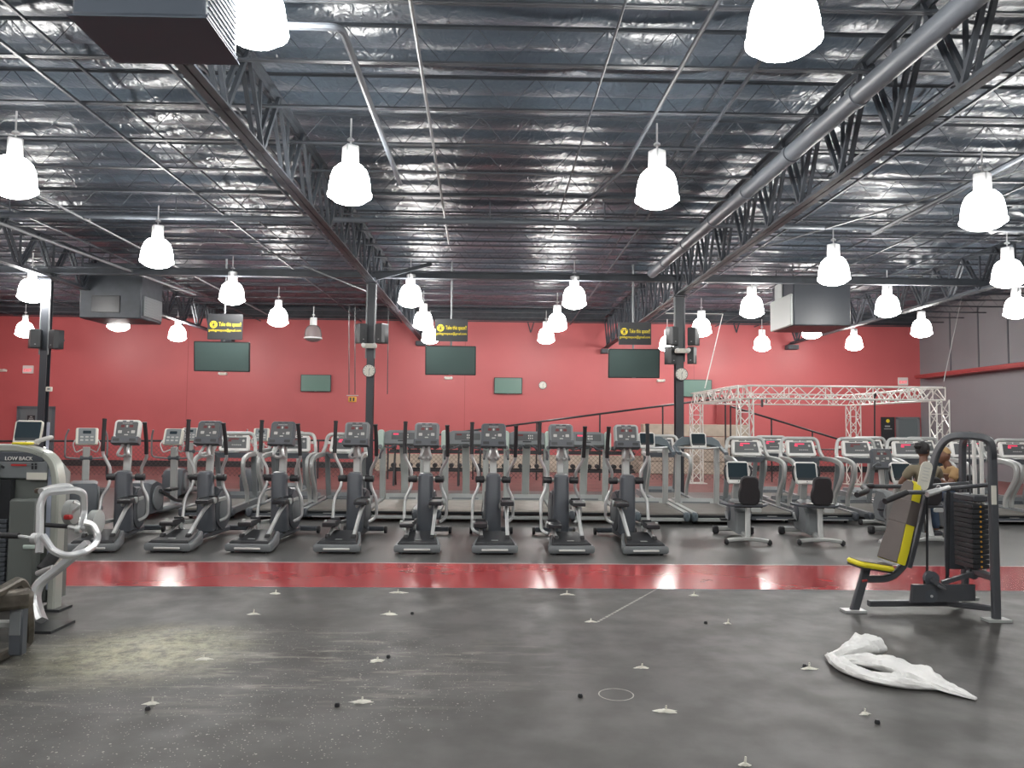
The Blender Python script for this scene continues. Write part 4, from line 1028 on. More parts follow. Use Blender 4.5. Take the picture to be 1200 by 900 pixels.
# ------------------------------------------------------------------ shoulder press on the right
def build_press():
    t = empty('shoulder_press_machine', (3.9, 6.9, 0)); tag(t, 'dark weight machine with yellow edged seat on the right floor', 'weight machine')
    O = Vector(t.location)
    def B(mb, nm, m, par=t): mb.xf(Matrix.Translation(-O)); return mb.build(nm, m, par)
    YN, YFa = 6.5, 7.35                      # near and far frame planes
    xn = 4.24; xf = 4.50
    # near and far posts joined by an arch at the top
    arch = MB().rtube([(xf, YFa, 0), (xf, YFa, 1.22), (xf-.01, YFa-.03, 1.52), (xn+.12, YN+.50, 1.56)], .065, .05, fil=.16, up=(1, 0, 0))
    B(arch, 'far_post', 'frame')
    B(MB().rtube([(xn, YN, 0), (xn, YN, 1.43)], .068, .05, up=(0, 1, 0)), 'near_post', 'frame')
    B(MB().rtube([(xn, YN, 1.36), (xn-.005, YN, 1.53), (xn-.14, YN+.04, 1.56), tuple(at(1111, 511, 6.7)), tuple(at(1098, 528, 6.8)), tuple(at(1089, 565, 6.85)), tuple(at(1078, 610, 6.9)), tuple(at(1064, 665, 6.9))], .062, .05, fil=.12, up=(0, 1, 0)), 'main_frame_arch', 'frame')
    for x, y in ((xn, YN), (xf, YFa)): B(MB().box((x, y, .01), (.20, .12, .02)), 'floor_plate', 'lgrey')
    # base
    B(MB().rtube([(3.30, 6.80, .075), (4.0, 6.83, .075), (xn, YN+.02, .10)], .06, .05, fil=.04, up=(0, 0, 1)), 'base_beam', 'frame')
    B(MB().rtube([(4.0, 6.83, .09), (xf, YFa, .12)], .06, .05, up=(0, 0, 1)), 'base_brace', 'frame')
    B(MB().prism([(3.62, .10), (4.20, .12), (4.20, .26), (3.64, .26)], 6.70, 6.74, 'y', bev=.012), 'base_plate', 'frame')
    # seat post, seat, back pad
    B(MB().rtube([(3.165, 6.8, .0), (3.29, 6.8, .40)], .075, .045, up=(0, 1, 0)), 'seat_post', 'frame')
    B(MB().box((3.16, 6.8, .012), (.19, .12, .02)), 'foot_plate', 'bright')
    B(MB().rtube([(3.26, 6.8, .285), (3.50, 6.8, .29), (3.63, 6.8, .42), (3.64, 6.81, .52)], .06, .05, fil=.12, up=(0, 1, 0)), 'pad_support', 'frame')
    seat = MB().prism(rrect(.33, .29, .06, 5), -.024, .024, 'z', bev=.016).xf(Matrix.Translation((3.32, 6.80, .415)) @ Matrix.Rotation(.15, 4, 'Y'))
    so = B(seat, 'seat', 'yvinyl'); so['label'] = 'yellow vinyl seat with black underside'
    sb = MB().prism(rrect(.325, .28, .06, 5), -.036, -.022, 'z').xf(Matrix.Translation((3.32, 6.80, .415)) @ Matrix.Rotation(.15, 4, 'Y')); B(sb, 'seat_underside', 'blackp', so)
    sp = MB().prism(rrect(.30, .26, .05, 5), .023, .029, 'z').xf(Matrix.Translation((3.32, 6.80, .415)) @ Matrix.Rotation(.15, 4, 'Y')); B(sp, 'seat_top', 'brownv', so)
    # back pad: tapered slab, face turned to the seat and a little to the camera
    T = Matrix.Translation((3.60, 6.78, .79)) @ Matrix.Rotation(.30, 4, 'Y') @ Matrix.Rotation(.25, 4, 'Z')
    pl = [(-.165, -.36), (.165, -.36), (.165, -.25), (.105, .28), (.08, .35), (.04, .375), (-.04, .375), (-.08, .35), (-.105, .28), (-.165, -.25)]
    pl = [(y*.76, z) for y, z in pl]
    def pad(a, b, k, m, nm, par=t, bev=.014, lo=-9, hi=9):
        q = [(y*k, z*(.99 if k < 1 else 1)) for y, z in pl]
        return B(MB().prism(q, a, b, 'x', bev=bev).xf(T), nm, m, par)
    bp = pad(-.045, .045, 1.0, 'yvinyl', 'back_pad'); bp['label'] = 'brown back pad with yellow sides'
    pad(-.052, -.038, .93, 'brownv', 'pad_face', bp, .006)
    pad(.043, .06, .99, 'blackp', 'pad_backing', bp, .004)
    band = [(-.102, -.01), (.102, -.01), (.092, .20), (-.092, .20)]
    B(MB().prism([(y*1.08, z) for y, z in band], -.056, .05, 'x', bev=.006).xf(T), 'headrest_band', 'brownv', bp)
    # placard
    T2 = Matrix.Translation((3.785, 6.74, 1.20)) @ Matrix.Rotation(.24, 4, 'Y')
    pc = B(MB().prism(rrect(.105, .26, .05, 5), -.012, .0, 'y', bev=.003).xf(T2), 'instruction_placard', 'cream')
    mb = MB()
    for k in range(5): mb.box((0, -.014, .07-k*.028), (.06 - .012*(k % 2), .003, .004))
    mb.xf(T2); B(mb, 'print', 'lgrey', pc)
    # lever arms
    a1 = B(MB().tube([tuple(at(1160, 568, 6.62)), tuple(at(1105, 573, 6.45)), tuple(at(1088, 577, 6.38)), tuple(at(1060, 577, 6.3)), tuple(at(1040, 586, 6.2))], .019, 10, fil=.06), 'press_arm', 'frame')
    B(MB().tube([tuple(at(1062, 577, 6.3)), tuple(at(1037, 587.5, 6.19))], .025, 10), 'hand_grip', 'black', a1)
    B(MB().tube([tuple(at(1086, 579, 6.33)), tuple(at(1099, 575, 6.36))], .026, 10).tube([tuple(at(1099, 575, 6.36)), tuple(at(1112, 571, 6.4))], .019, 8), 'chrome_coupling', 'bright', a1)
    a2 = B(MB().tube([tuple(at(1140, 566, 7.3)), tuple(at(1085, 570, 7.3)), tuple(at(1018, 570, 7.3)), tuple(at(1010, 571, 7.28))], .021, 10, fil=.03), 'press_arm', 'frame')
    B(MB().tube([tuple(at(1022, 569.5, 7.3)), tuple(at(1011, 570, 7.25)), tuple(at(1017, 575, 7.0)), tuple(at(1004, 580, 6.9))], .026, 10, fil=.05), 'hand_grip', 'black', a2)
    B(MB().tube([tuple(at(1100, 572.5, 6.5)), tuple(at(1100, 571, 7.3))], .022, 8), 'arm_axle', 'frame')
    # weight stack with guide rods and shrouds
    sx, sy = 4.31, 6.93
    mb = MB()
    for k in range(13): mb.box((sx, sy, .40+k*.044), (.15, .28, .040), bev=.005)
    ws = B(mb, 'weight_stack', 'blackp'); mb = MB()
    for k in range(13): mb.lathe([(.009, -.004), (.009, .004)], (sx, sy-.141, .40+k*.044), 8, 'y')
    B(mb, 'selector_holes', 'orange', ws)
    for px, m in ((1143, 'white'), (1151.5, 'white')):
        p = at(px, 590, 6.9); B(MB().tube([(p.x, 6.9, .30), (p.x, 6.9, 1.52)], .018, 8), 'guide_rod', m)
    B(MB().box((sx+.06, YFa-.12, .66), (.26, .03, .72), bev=.01), 'weight_shroud', 'dgrey')
    B(MB().box((sx+.0, sy, 1.0), (.14, .30, .06), bev=.01).tube([(sx, sy, 1.0), (sx, sy, 1.52)], .008, 6), 'top_plate', 'frame')
    B(MB().box((xn-.02, YN-.04, 1.06), (.04, .008, .16)), 'warning_label', 'cream')
    B(MB().rtube([(xn, YN+.02, .36), (sx, sy, .34), (xf, YFa, .36)], .06, .06, up=(0, 0, 1)), 'stack_crossbar', 'frame')
    # pulleys, lever and cables
    def pul(px, py, Y, r, nm='pulley'):
        c = at(px, py, Y); d = MB(); d.lathe([(r*.6, -.022), (r, -.02), (r*.93, 0), (r, .02), (r*.6, .022)], c, 22, 'y'); o = B(d, nm, 'dgrey')
        B(MB().lathe([(.012, -.028), (.012, .028)], c, 10, 'y'), 'pulley_bolt', 'bright', o)
    pul(1091, 678, 6.75, .066); pul(1090, 698, 6.72, .058); pul(1140, 672, 6.9, .05)
    B(MB().bar(at(1091, 678, 6.7), at(1107, 690, 6.65), .035).bar(at(1104, 683, 6.75), at(1140, 672, 6.75), .035).tube([tuple(at(1100, 687, 6.6)), tuple(at(1110, 692, 6.5))], .012), 'pulley_lever', 'frame')
    for a, b in (((1086.5, 583, 6.78), (1086.5, 672, 6.78)), ((1111.5, 575, 6.85), (1110, 688, 6.85))):
        B(MB().tube([tuple(at(*a)), tuple(at(*b))], .011 if a[0] < 1100 else .018, 6), 'cable', 'blackp')
    B(MB().tube([tuple(at(1083, 680, 6.75)), tuple(at(1083, 698, 6.72))], .006, 6), 'belt_strap', 'blackp')
    kn = B(MB().tube([tuple(at(1010, 681, 6.78)), tuple(at(1016, 680, 6.78))], .012, 8), 'adjuster_pin', 'red')

# ------------------------------------------------------------------ low back machine on the left
def build_lowback():
    t = empty('low_back_machine', (-4.1, 6.9, 0)); tag(t, 'silver arched weight machine with LOW BACK lettering at the left edge', 'weight machine')
    O = Vector(t.location)
    def B(mb, nm, m, par=t): mb.xf(Matrix.Translation(-O)); return mb.build(nm, m, par)
    Y = 6.75
    xr = at(68, 600, Y).x; zt = at(40, 525, Y).z; xl = xr-1.05
    B(MB().rtube([(xr, Y, 0), (xr, Y, zt-.28), (xr-.05, Y, zt-.08), (xr-.28, Y, zt), (xl+.28, Y, zt), (xl+.05, Y, zt-.08), (xl, Y, zt-.28), (xl, Y, 0)], .065, .13, fil=.2, up=(0, 1, 0)), 'arch_frame', 'shroud')
    B(MB().box((xr, Y, .01), (.20, .2, .02)).box((xl, Y, .01), (.2, .2, .02)), 'floor_plate', 'blackp')
    pl = [(xl+.06, .06), (xr-.06, .06), (xr-.06, zt-.22), (xr-.2, zt-.06), (xl+.2, zt-.06), (xl+.06, zt-.22)]
    B(MB().prism(pl, Y-.02, Y+.30, 'y', bev=.02), 'tower_shroud', 'olive')
    B(MB().box(at(18, 535, Y-.05), (.50, .03, .085), bev=.008), 'name_board', 'dgrey')
    bd = B(MB().box(at(22, 550.5, Y-.05), (.50, .03, .15), bev=.01), 'instruction_board', 'mgrey')
    c = at(22, 537.5, Y-.075); text('LOW BACK', .045, 'white', t, Vector(c)-O+Vector((0, -.0, 0)), RX)
    mb = MB().box(at(22, 545, Y-.072), (.13, .004, .016)); B(mb, 'red_script', 'red', bd)
    B(MB().box(at(43, 558, Y-.068), (.17, .004, .062)), 'chart', 'cream', bd)
    mb = MB()
    for px in (38, 42): mb.lathe([(.010, -.002), (.010, .002)], at(px, 544, Y-.07), 8, 'y').box(at(px, 548, Y-.07), (.016, .004, .03))
    mb.box(at(3, 547, Y-.07), (.03, .004, .02), rot=(0, .5, 0)); B(mb, 'pictogram', 'blackp', bd)
    B(MB().box(at(60.5, 590, Y-.03), (.085, .02, .60), bev=.008), 'side_panel', 'bluepl')
    B(MB().lathe([(.01, -.003), (.01, .003)], at(60.5, 557, Y-.05), 10, 'y'), 'panel_hole', 'blackp')
    B(MB().box(at(60.5, 668, Y-.03), (.085, .02, .34), bev=.008), 'side_panel', 'bluepl')
    B(MB().box((xr-.62, Y-.09, .72), (.30, .12, 1.1), bev=.02), 'weight_shroud', 'olive')
    B(MB().box((xr-.40, Y-.06, .62), (.09, .06, .98)), 'weight_slot', 'blackp')
    ws = MB()
    for k in range(16): ws.box((xr-.40, Y-.10, .16+k*.04), (.075, .03, .034), bev=.004)
    B(ws, 'weight_stack', 'dgrey')
    B(MB().box(at(39, 641, Y-.14), (.17, .02, .035), bev=.006), 'name_plate', 'greentint')
    B(MB().box((xr-.22, Y-.09, .52), (.24, .10, .86), bev=.02), 'lower_cover', 'olive')
    # lever frame with white tubes (stands toward the camera)
    L = [(46, 648, 5.9), (47, 590, 6.0), (53, 577, 6.02), (88, 574, 6.2), (98, 578, 6.25), (99, 600, 6.3), (95, 621, 6.2)]
    lf = B(MB().rtube([tuple(at(*p)) for p in L], .052, .045, fil=.10, up=(1, 0, 0)), 'lever_frame', 'whitesteel')
    yk = [(50, 628, 5.9), (62, 646, 5.85), (78, 652, 5.9), (98, 648, 6.0), (110, 640, 6.15), (116, 630, 6.25), (108, 614, 6.25), (97, 612, 6.2)]
    B(MB().rtube([tuple(at(*p)) for p in yk], .048, .042, fil=.10, up=(0, 0, 1)), 'yoke_tube', 'whitesteel')
    B(MB().tube([tuple(at(-8, 627, 5.9)), tuple(at(22, 628, 5.9))], .022, 10), 'roller_grip', 'black')
    B(MB().tube([tuple(at(20, 628, 5.9)), tuple(at(40, 631, 5.9))], .013, 10).disc(at(41, 631, 5.9), .04, .04, 'x', 14), 'roller_rod', 'bright')
    B(MB().tube([tuple(at(52, 615, 6.2)), tuple(at(80, 617, 6.2))], .018, 10), 'roller_grip', 'black')
    B(MB().tube([tuple(at(78, 617, 6.2)), tuple(at(94, 620, 6.2))], .014, 10).disc(at(92, 620, 6.2), .03, .04, 'x', 14), 'roller_rod', 'bright')
    B(MB().tube([tuple(at(48, 576, 6.15)), tuple(at(62, 571, 6.3)), tuple(at(80, 569.5, 6.4)), tuple(at(85, 574, 6.4))], .026, 10, fil=.05), 'top_handle', 'bright')
    B(MB().prism(rrect(.34, .12, .04, 4), -.02, .02, 'z', c=at(68, 575, 6.25), bev=.01), 'arm_pad', 'rust')
    st = [(103, 640, 6.15), (84, 663, 6.15), (68, 680, 6.1), (42, 690, 6.05), (38, 705, 6.0), (44, 720, 5.98), (50, 727, 5.98)]
    st = [(104, 636, 6.2), (74, 662, 6.15), (45, 684, 6.1), (40, 700, 6.08), (45, 718, 6.05), (49, 727, 6.03)]
    B(MB().rtube([tuple(at(*p)) for p in st], .055, .12, fil=.25, up=(0, 1, 0)), 'curved_strut', 'whitesteel')
    p = at(46, 727, 6.05); B(MB().box((p.x, 6.15, .01), (.26, .34, .02)), 'strut_foot', 'blackp')
    B(MB().tube([tuple(at(49, 668, 6.2)), tuple(at(66, 648, 6.3))], .045, 12), 'damper', 'black')
    B(MB().tube([tuple(at(44, 672, 6.15)), tuple(at(62, 665, 6.1))], .022, 10), 'foot_peg', 'bright')
    for px, py, Yy in ((84, 600, 6.5), (112, 612, 6.5)):
        c = at(px, py, Yy); B(MB().disc(c, .10, .07, 'x', 22, .2), 'roller_pad', 'lgrey')
    B(MB().tube([tuple(at(75, 608, 6.45)), tuple(at(96, 592, 6.45)), tuple(at(86, 588, 6.4))], .014, 8), 'linkage', 'bright')
    B(MB().box(at(80, 606, 6.4), (.06, .05, .04), bev=.01), 'adjuster_knob', 'red')
    # things lying on the arch
    o = MB().box(at(27, 519.6, Y), (.15, .09, .022), bev=.008).build('sponge', 'yvinyl'); o.location.z = 0; tag(o, 'yellow sponge lying on top of the silver arched machine', 'sponge')
    mb = MB().prism(rrect(.15, .06, .02), 0, .03, 'z', bev=.008); c = at(52, 517.5, Y); mb.xf(Matrix.Translation((c.x, Y, zt+.062)) @ Matrix.Rotation(-.3, 4, 'Y').to_4x4())
    tag(mb.build('bottle_cap', 'white'), 'small white plastic piece on top of the silver arched machine', 'plastic piece')

def build_corner_machine():
    t = empty('leg_machine', (-3.9, 5.4, 0)); tag(t, 'worn brown steel machine frame cut by the bottom left edge', 'weight machine')
    O = Vector(t.location)
    def B(mb, nm, m, par=t): mb.xf(Matrix.Translation(-O)); return mb.build(nm, m, par)
    P = lambda *a: tuple(at(*a))
    f = atz(35, 752, 0.06)
    B(MB().rtube([tuple(atz(-60, 798, .03)), tuple(atz(0, 769, .03)), tuple(atz(33, 753, .03)), P(34, 735, 5.5), P(31, 692, 5.5), P(23, 680, 5.45), P(0, 693, 5.2), P(-50, 716, 4.7)], .06, .06, fil=.07, up=(1, 0, 0)), 'tube_frame', 'rust')
    a = atz(-40, 770, .05); b = atz(33, 756, .04)
    B(MB().box(P(2, 704, 5.25), (.36, .10, .13), rot=(0, .0, .6), bev=.03), 'padded_block', 'rust')
    g = at(23, 705, 5.35); B(MB().box((g.x, g.y, .22), (.09, .07, .38), bev=.01), 'inner_post', 'dgrey')
    B(MB().box((g.x, g.y-.04, .26), (.07, .008, .18)), 'warning_label', 'mgrey')
    B(MB().rtube([(g.x-.9, g.y+.1, .22), (g.x, g.y+.05, .22)], .05, .05), 'cross_tube', 'lgrey')

# ------------------------------------------------------------------ plastic sheet on the floor
def build_bag():
    # a twisted length of thin white film: loop at the far end, long tail towards the camera
    def sheet(path, widths, heights, seed, fo=.14):
        P = [Vector(atz(px, py, 0)) for px, py in path]
        P = fillet(P, .12, 4); m = 90; L = [0]
        for i in range(1, len(P)): L.append(L[-1]+(P[i]-P[i-1]).length)
        pts = []
        for k in range(m+1):
            l = L[-1]*k/m; i = 0
            while i < len(L)-2 and L[i+1] < l: i += 1
            pts.append(P[i].lerp(P[i+1], (l-L[i])/max(L[i+1]-L[i], 1e-6)))
        n = 34; vs = []
        def lin(a, t): t *= len(a)-1; i = min(int(t), len(a)-2); return a[i]*(1-(t-i))+a[i+1]*(t-i)
        for k in range(m+1):
            t = k/m; w, h = lin(widths, t), lin(heights, t)
            d = (pts[min(k+1, m)]-pts[max(k-1, 0)]).normalized(); sd = Vector((-d.y, d.x, 0))
            for j in range(n):
                a = 2*PI*j/n
                q = Vector((t*5, math.cos(a)*1.3, math.sin(a)*1.3+seed))
                q = q*(1 if fo > .1 else .6); rr = 1+.26*mnoise.noise(q*1.3)+.12*(abs(mnoise.noise(q*2.4))-.2)+.04*mnoise.noise(q*6)
                x = math.cos(a)*w*rr; z = max(.004, (math.sin(a)*.5+.5)*h*rr*(1+fo*math.sin(7*a+4*mnoise.noise(Vector((t*4, seed, 0))))+fo*.5*math.sin(13*a+t*5)))
                vs.append(pts[k]+sd*x+Vector((0, 0, z)))
        fs = []
        for k in range(m):
            for j in range(n):
                j2 = (j+1) % n; fs.append((k*n+j, k*n+j2, (k+1)*n+j2, (k+1)*n+j))
        fs.append(tuple(range(n))); fs.append(tuple(m*n+j for j in range(n)))
        return vs, fs
    mb = MB()
    mb.add(*sheet([(972, 772), (985, 786), (1010, 796), (1045, 805), (1078, 808), (1098, 809)], [.03, .05, .06, .07, .05, .02], [.04, .07, .06, .06, .03], 1))
    mb.add(*sheet([(974, 778), (1000, 779), (1040, 787), (1075, 797), (1110, 812), (1144, 821)], [.03, .05, .10, .10, .06, .015], [.04, .07, .09, .08, .06, .02], 4))
    mb.add(*sheet([(972, 774), (988, 771), (1006, 769), (1030, 766)], [.03, .05, .09, .08], [.05, .08, .13, .12], 9, .05))
    mb.add(*sheet([(1044, 805), (1050, 801), (1062, 797)], [.02, .05, .02], [.03, .06, .03], 2))
    o = mb.build('plastic_sheet', 'bag', ang=60); tag(o, 'crumpled white plastic sheet lying twisted on the black floor', 'plastic sheet')

def build_debris():
    # torn spots of plaster and glue where machines were bolted
    spots = [(178, 825), (424, 823), (442, 775), (238, 773), (323, 696), (297, 720), (466, 695), (456, 720), (780, 834), (752, 783), (692, 729), (664, 697),
             (813, 698), (853, 731), (948, 784), (1013, 837), (873, 897)]
    wh = ['left of the plastic sheet', 'nearest the bottom edge']
    rnd = random.Random(3)
    def side(px): return 'left' if px < 400 else 'middle' if px < 700 else 'right'
    for i, (px, py) in enumerate(spots):
        c = atz(px, py, 0); sz = .020+.016*rnd.random(); n = 14; mb = MB()
        vs = [(c.x, c.y, .016)]; ring = []
        el = 1.2 + 1.6*rnd.random()
        for k in range(n):
            a = 2*PI*k/n; r = sz*(.4+.9*rnd.random()); vs.append((c.x+math.cos(a)*r*el, c.y+math.sin(a)*r*.9, .001))
        for k in range(n):
            a = 2*PI*k/n; r = sz*.4*(.6+.6*rnd.random()); vs.append((c.x+math.cos(a)*r*el, c.y+math.sin(a)*r, .012))
        fs = []
        for k in range(n):
            k2 = (k+1) % n; fs += [(1+k, 1+k2, 1+n+k2, 1+n+k), (0, 1+n+k, 1+n+k2)]
        mb.add(vs, fs); mb.tube([(c.x, c.y, .0), (c.x+.004, c.y, .028+.015*rnd.random())], [.007, .005], 6)
        tag(mb.build('plaster_crumb', 'plaster'), 'torn white plaster spot with a small stub on the black floor', 'plaster spot', 'torn plaster spots on the floor')
    for i, (px, py) in enumerate([(173, 832), (395, 828), (455, 771), (943, 782), (827, 731), (1028, 848), (680, 817), (483, 720)]):
        c = atz(px, py, 0); tag(MB().lathe([(.014, 0), (.016, .01), (.010, .022)], (c.x, c.y, 0), 8).build('floor_bolt', 'blackp'), 'small dark bolt stub left in the black floor', 'bolt', 'bolt stubs in the floor')
    # chalky scuffs: a dashed dusty line and a ring
    M['scuff'] = mat('chalk_scuff', (.45, .44, .40), .8, var=.3, vscale=20)
    a, b = atz(700, 729, 0), atz(772, 689, 0); mb = MB()
    for k in range(26):
        t0, t1 = k/26, (k+.72)/26; p, q = a.lerp(b, t0), a.lerp(b, t1); sd = Vector((-(b-a).y, (b-a).x, 0)).normalized()*(.012 if k < 18 else .008)
        mb.add([p+sd+Vector((0, 0, .0012)), p-sd+Vector((0, 0, .0012)), q-sd+Vector((0, 0, .0012)), q+sd+Vector((0, 0, .0012))], [(0, 1, 2, 3)])
    tag(mb.build('chalk_line', 'scuff', smooth=False), 'dashed dusty line on the black floor running to the red strip', 'scuff mark', kind='stuff')
    c = atz(722, 814, 0); mb = MB(); n = 30
    for r0, r1 in ((.10, .107),):
        vs = [(c.x+math.cos(2*PI*k/n)*r, c.y+math.sin(2*PI*k/n)*r*1.0, .0012) for r in (r0, r1) for k in range(n)]
        mb.add(vs, [(k, (k+1) % n, n+(k+1) % n, n+k) for k in range(n)])
    tag(mb.build('chalk_ring', 'scuff', smooth=False), 'faint dusty ring on the black floor near the centre', 'scuff mark', kind='stuff')

# ------------------------------------------------------------------ truss rig, fence, racks
def box_truss(mb, a, b, w, r=.018, n=None):
    a, b = Vector(a), Vector(b); d = (b-a).normalized(); L = (b-a).length
    u = Vector((0, 0, 1)) if abs(d.z) < .9 else Vector((1, 0, 0)); v = d.cross(u).normalized(); u = v.cross(d)
    cs = [u*(i*w/2)+v*(j*w/2) for i, j in ((1, 1), (1, -1), (-1, -1), (-1, 1))]
    for c in cs: mb.tube([a+c, b+c], r, 6)
    n = n or max(2, int(L/(w*1.05)))
    for k in range(n):
        p, q = a+d*(L*k/n), a+d*(L*(k+1)/n)
        for i in range(4):
            c0, c1 = cs[i], cs[(i+1) % 4]
            mb.bar(p+c0 if k % 2 == 0 else p+c1, q+c1 if k % 2 == 0 else q+c0, r*1.05)
            if k % 3 == 0: mb.bar(p+c0, p+c1, r*1.05)
    return mb

def build_back():
    t = empty('truss_rig', (8.2, 20.1, 0)); tag(t, 'white metal box truss frame on four lattice legs behind the treadmills', 'truss rig'); O = Vector(t.location)
    def B(mb, nm, m='truss'): mb.xf(Matrix.Translation(-O)); return mb.build(nm, m, t, smooth=False)
    x0, x1, y0, y1, z, w = 5.86, 10.50, 18.0, 22.4, 2.47, .30
    for a, b in (((x0, y0, z), (x1, y0, z)), ((x0, y1, z), (x1, y1, z)), ((x0, y0, z), (x0, y1, z)), ((x1, y0, z), (x1, y1, z))): B(box_truss(MB(), a, b, w), 'top_truss')
    for x in (x0, x1):
        for y in (y0, y1):
            B(box_truss(MB(), (x, y, .02), (x, y, z-w/2), w), 'leg')
            B(MB().box((x, y, .01), (.5, .5, .02)), 'foot_plate')
    c = at(911, 460, 18.2); tag(MB().tube([at(1025, 462, 18.3), at(1025, 515, 18.3)], .02, 6).box(at(1025, 463, 18.3), (.06, .06, .08)).build('hanging_strap', 'blackp'), 'black strap hanging from the truss rig before its right back leg', 'strap')
    c = at(893, 469, 21); tag(MB().box(at(893, 472, 20), (.05, .04, .22)).box(at(898, 470, 20), (.03, .03, .12)).build('hanging_clip', 'blackp'), 'small black clip hanging under the truss rig', 'clip')
    # chain-link fence with a rising top rail
    M['link'] = chain_mat()
    YF_ = 23.2
    def P(px, py): q = at(px, py, YF_); return (q.x, YF_, max(q.z, .03))
    secs = [('low dark rail fence with wire mesh at far left behind the machines', [(-40, 517), (455, 516)], 6),
            ('wire mesh fence with a top rail rising towards the column with four speakers', [(480, 514), (850, 466)], 5),
            ('wire mesh fence with a top rail falling away under the truss rig', [(856, 476), (1000, 520)], 3)]
    for lab, (a, b), n in secs:
        t = empty('mesh_fence', (0, 0, 0)); tag(t, lab, 'fence')
        A, Bq = Vector(P(*a)), Vector(P(*b))
        MB().tube([A, Bq], .03, 8).build('top_rail', 'blackp', t)
        lo = .95 if n == 6 else 1.0
        if n != 6: MB().tube([(A.x, YF_, lo), (Bq.x, YF_, lo)], .02, 8).build('middle_rail', 'blackp', t)
        for k in range(n+1):
            p = A.lerp(Bq, k/n); MB().tube([(p.x, YF_, 0), (p.x, YF_, p.z)], .025, 8).build('post', 'blackp', t)
        zt = min(A.z, lo)
        MB().add([(A.x, YF_+.0, .05), (Bq.x, YF_, .05), (Bq.x, YF_, zt), (A.x, YF_, zt)], [(0, 1, 2, 3)]).build('wire_mesh', 'link', t, smooth=False)
    # raw boards standing along the back wall
    a, b = at(440, 540, 27.5), at(762, 540, 27.5)
    tag(MB().box(((a.x+b.x)/2, 27.5, .30), (b.x-a.x, .12, .60), bev=.01).build('board_barrier', 'beige'), 'long low beige board barrier behind the mesh fence in the centre', 'barrier')
    a, b = at(750, 540, 27.0), at(874, 540, 27.0); z = at(810, 497, 27).z
    mb = MB()
    for k in range(4): mb.box(((a.x+b.x)/2+(.05 if k % 2 else -.04), 26.9, z*(k+.5)/4), (b.x-a.x, .5, z/4-.02), bev=.015)
    tag(mb.build('board_stack', 'beige'), 'tall beige stack of boards beside the truss rig legs', 'board stack')
    # dark red panel left of the rig
    a = at(856, 490, 28.7); tag(MB().box((a.x, 28.8, 2.0), (.95, .06, 1.55)).bar((a.x-.48, 28.75, 1.2), (a.x-.48, 28.75, 2.8), .05).build('wall_panel', 'maroon'), 'dark red panel with a black edge on the back wall inside the truss rig', 'panel')
    # dumbbell racks
    used = {}
    def rack():
        t = empty('dumbbell_rack'); t['category'] = 'dumbbell rack'
        for z in (.42, .90):
            for y in (-.1, .12): MB().box((0, y, z+(.04 if y > 0 else 0)), (2.0, .05, .05)).build('shelf_rail', 'blackp', t)
        for s in (-1, 1):
            MB().rtube([(s*.85, -.22, .02), (s*.85, -.1, .5), (s*.85, .08, .98)], .07, .05, up=(1, 0, 0)).rtube([(s*.85, .25, .02), (s*.85, .08, .60)], .06, .05, up=(1, 0, 0)).build('side_frame', 'blackp', t)
        return t
    def bell():
        t = empty('dumbbell'); t['category'] = 'dumbbell'
        MB().tube([(0, -.10, 0), (0, .10, 0)], .014, 8).build('handle', 'chrome', t)
        for s in (-1, 1): MB().lathe([(.05, -.03), (.062, -.02), (.062, .02), (.05, .03)], (0, s*.11, 0), 10, 'y').build('weight_head', 'blackp', t)
        return t
    R = rack(); D = bell(); k = 0
    for px, lab in ((500, 'black two tier dumbbell rack left of centre, behind the ellipticals'), (600, 'black two tier dumbbell rack in the centre gap'), (700, 'black two tier dumbbell rack right of centre'), ):
        c = at(px, 550, 20.6); place(R, used, c.x, 20.6, 0, lab, 'dumbbell racks')
        for z in (.42, .90):
            for i in range(9):
                place(D, used, c.x-.88+.22*i, 20.61, 0, ('dumbbell on the ' + ('upper' if z > .5 else 'lower') + ' tier of the ' + ('rack left of centre' if px == 500 else 'centre rack' if px == 600 else 'rack right of centre')), 'dumbbells on the racks', z+.135)

def chain_mat():
    m = bpy.data.materials.new('wire_mesh'); m.use_nodes = True; nt = m.node_tree; L = nt.links
    out = nt.nodes['Material Output']; b = nt.nodes['Principled BSDF']; b.inputs['Base Color'].default_value = (.12, .11, .11, 1); b.inputs['Roughness'].default_value = .4
    tc = N(nt, 'ShaderNodeTexCoord'); sp = N(nt, 'ShaderNodeSeparateXYZ'); L.new(tc.outputs['Object'], sp.inputs[0])
    def mm(op, a, c=None):
        q = N(nt, 'ShaderNodeMath', operation=op)
        for i, t in enumerate((a, c)):
            if t is None: continue
            if isinstance(t, (int, float)): q.inputs[i].default_value = t
            else: L.new(t, q.inputs[i])
        return q.outputs[0]
    def stripes(sgn):
        s = mm('ADD', sp.outputs['X'], mm('MULTIPLY', sp.outputs['Z'], sgn)); f = mm('FRACT', mm('MULTIPLY', s, 7.5)); return mm('LESS_THAN', f, .10)
    a = mm('MAXIMUM', stripes(1.0), stripes(-1.0))
    tr = N(nt, 'ShaderNodeBsdfTransparent'); mx = N(nt, 'ShaderNodeMixShader'); L.new(a, mx.inputs[0]); L.new(tr.outputs[0], mx.inputs[1]); L.new(b.outputs[0], mx.inputs[2]); L.new(mx.outputs[0], out.inputs['Surface'])
    return m

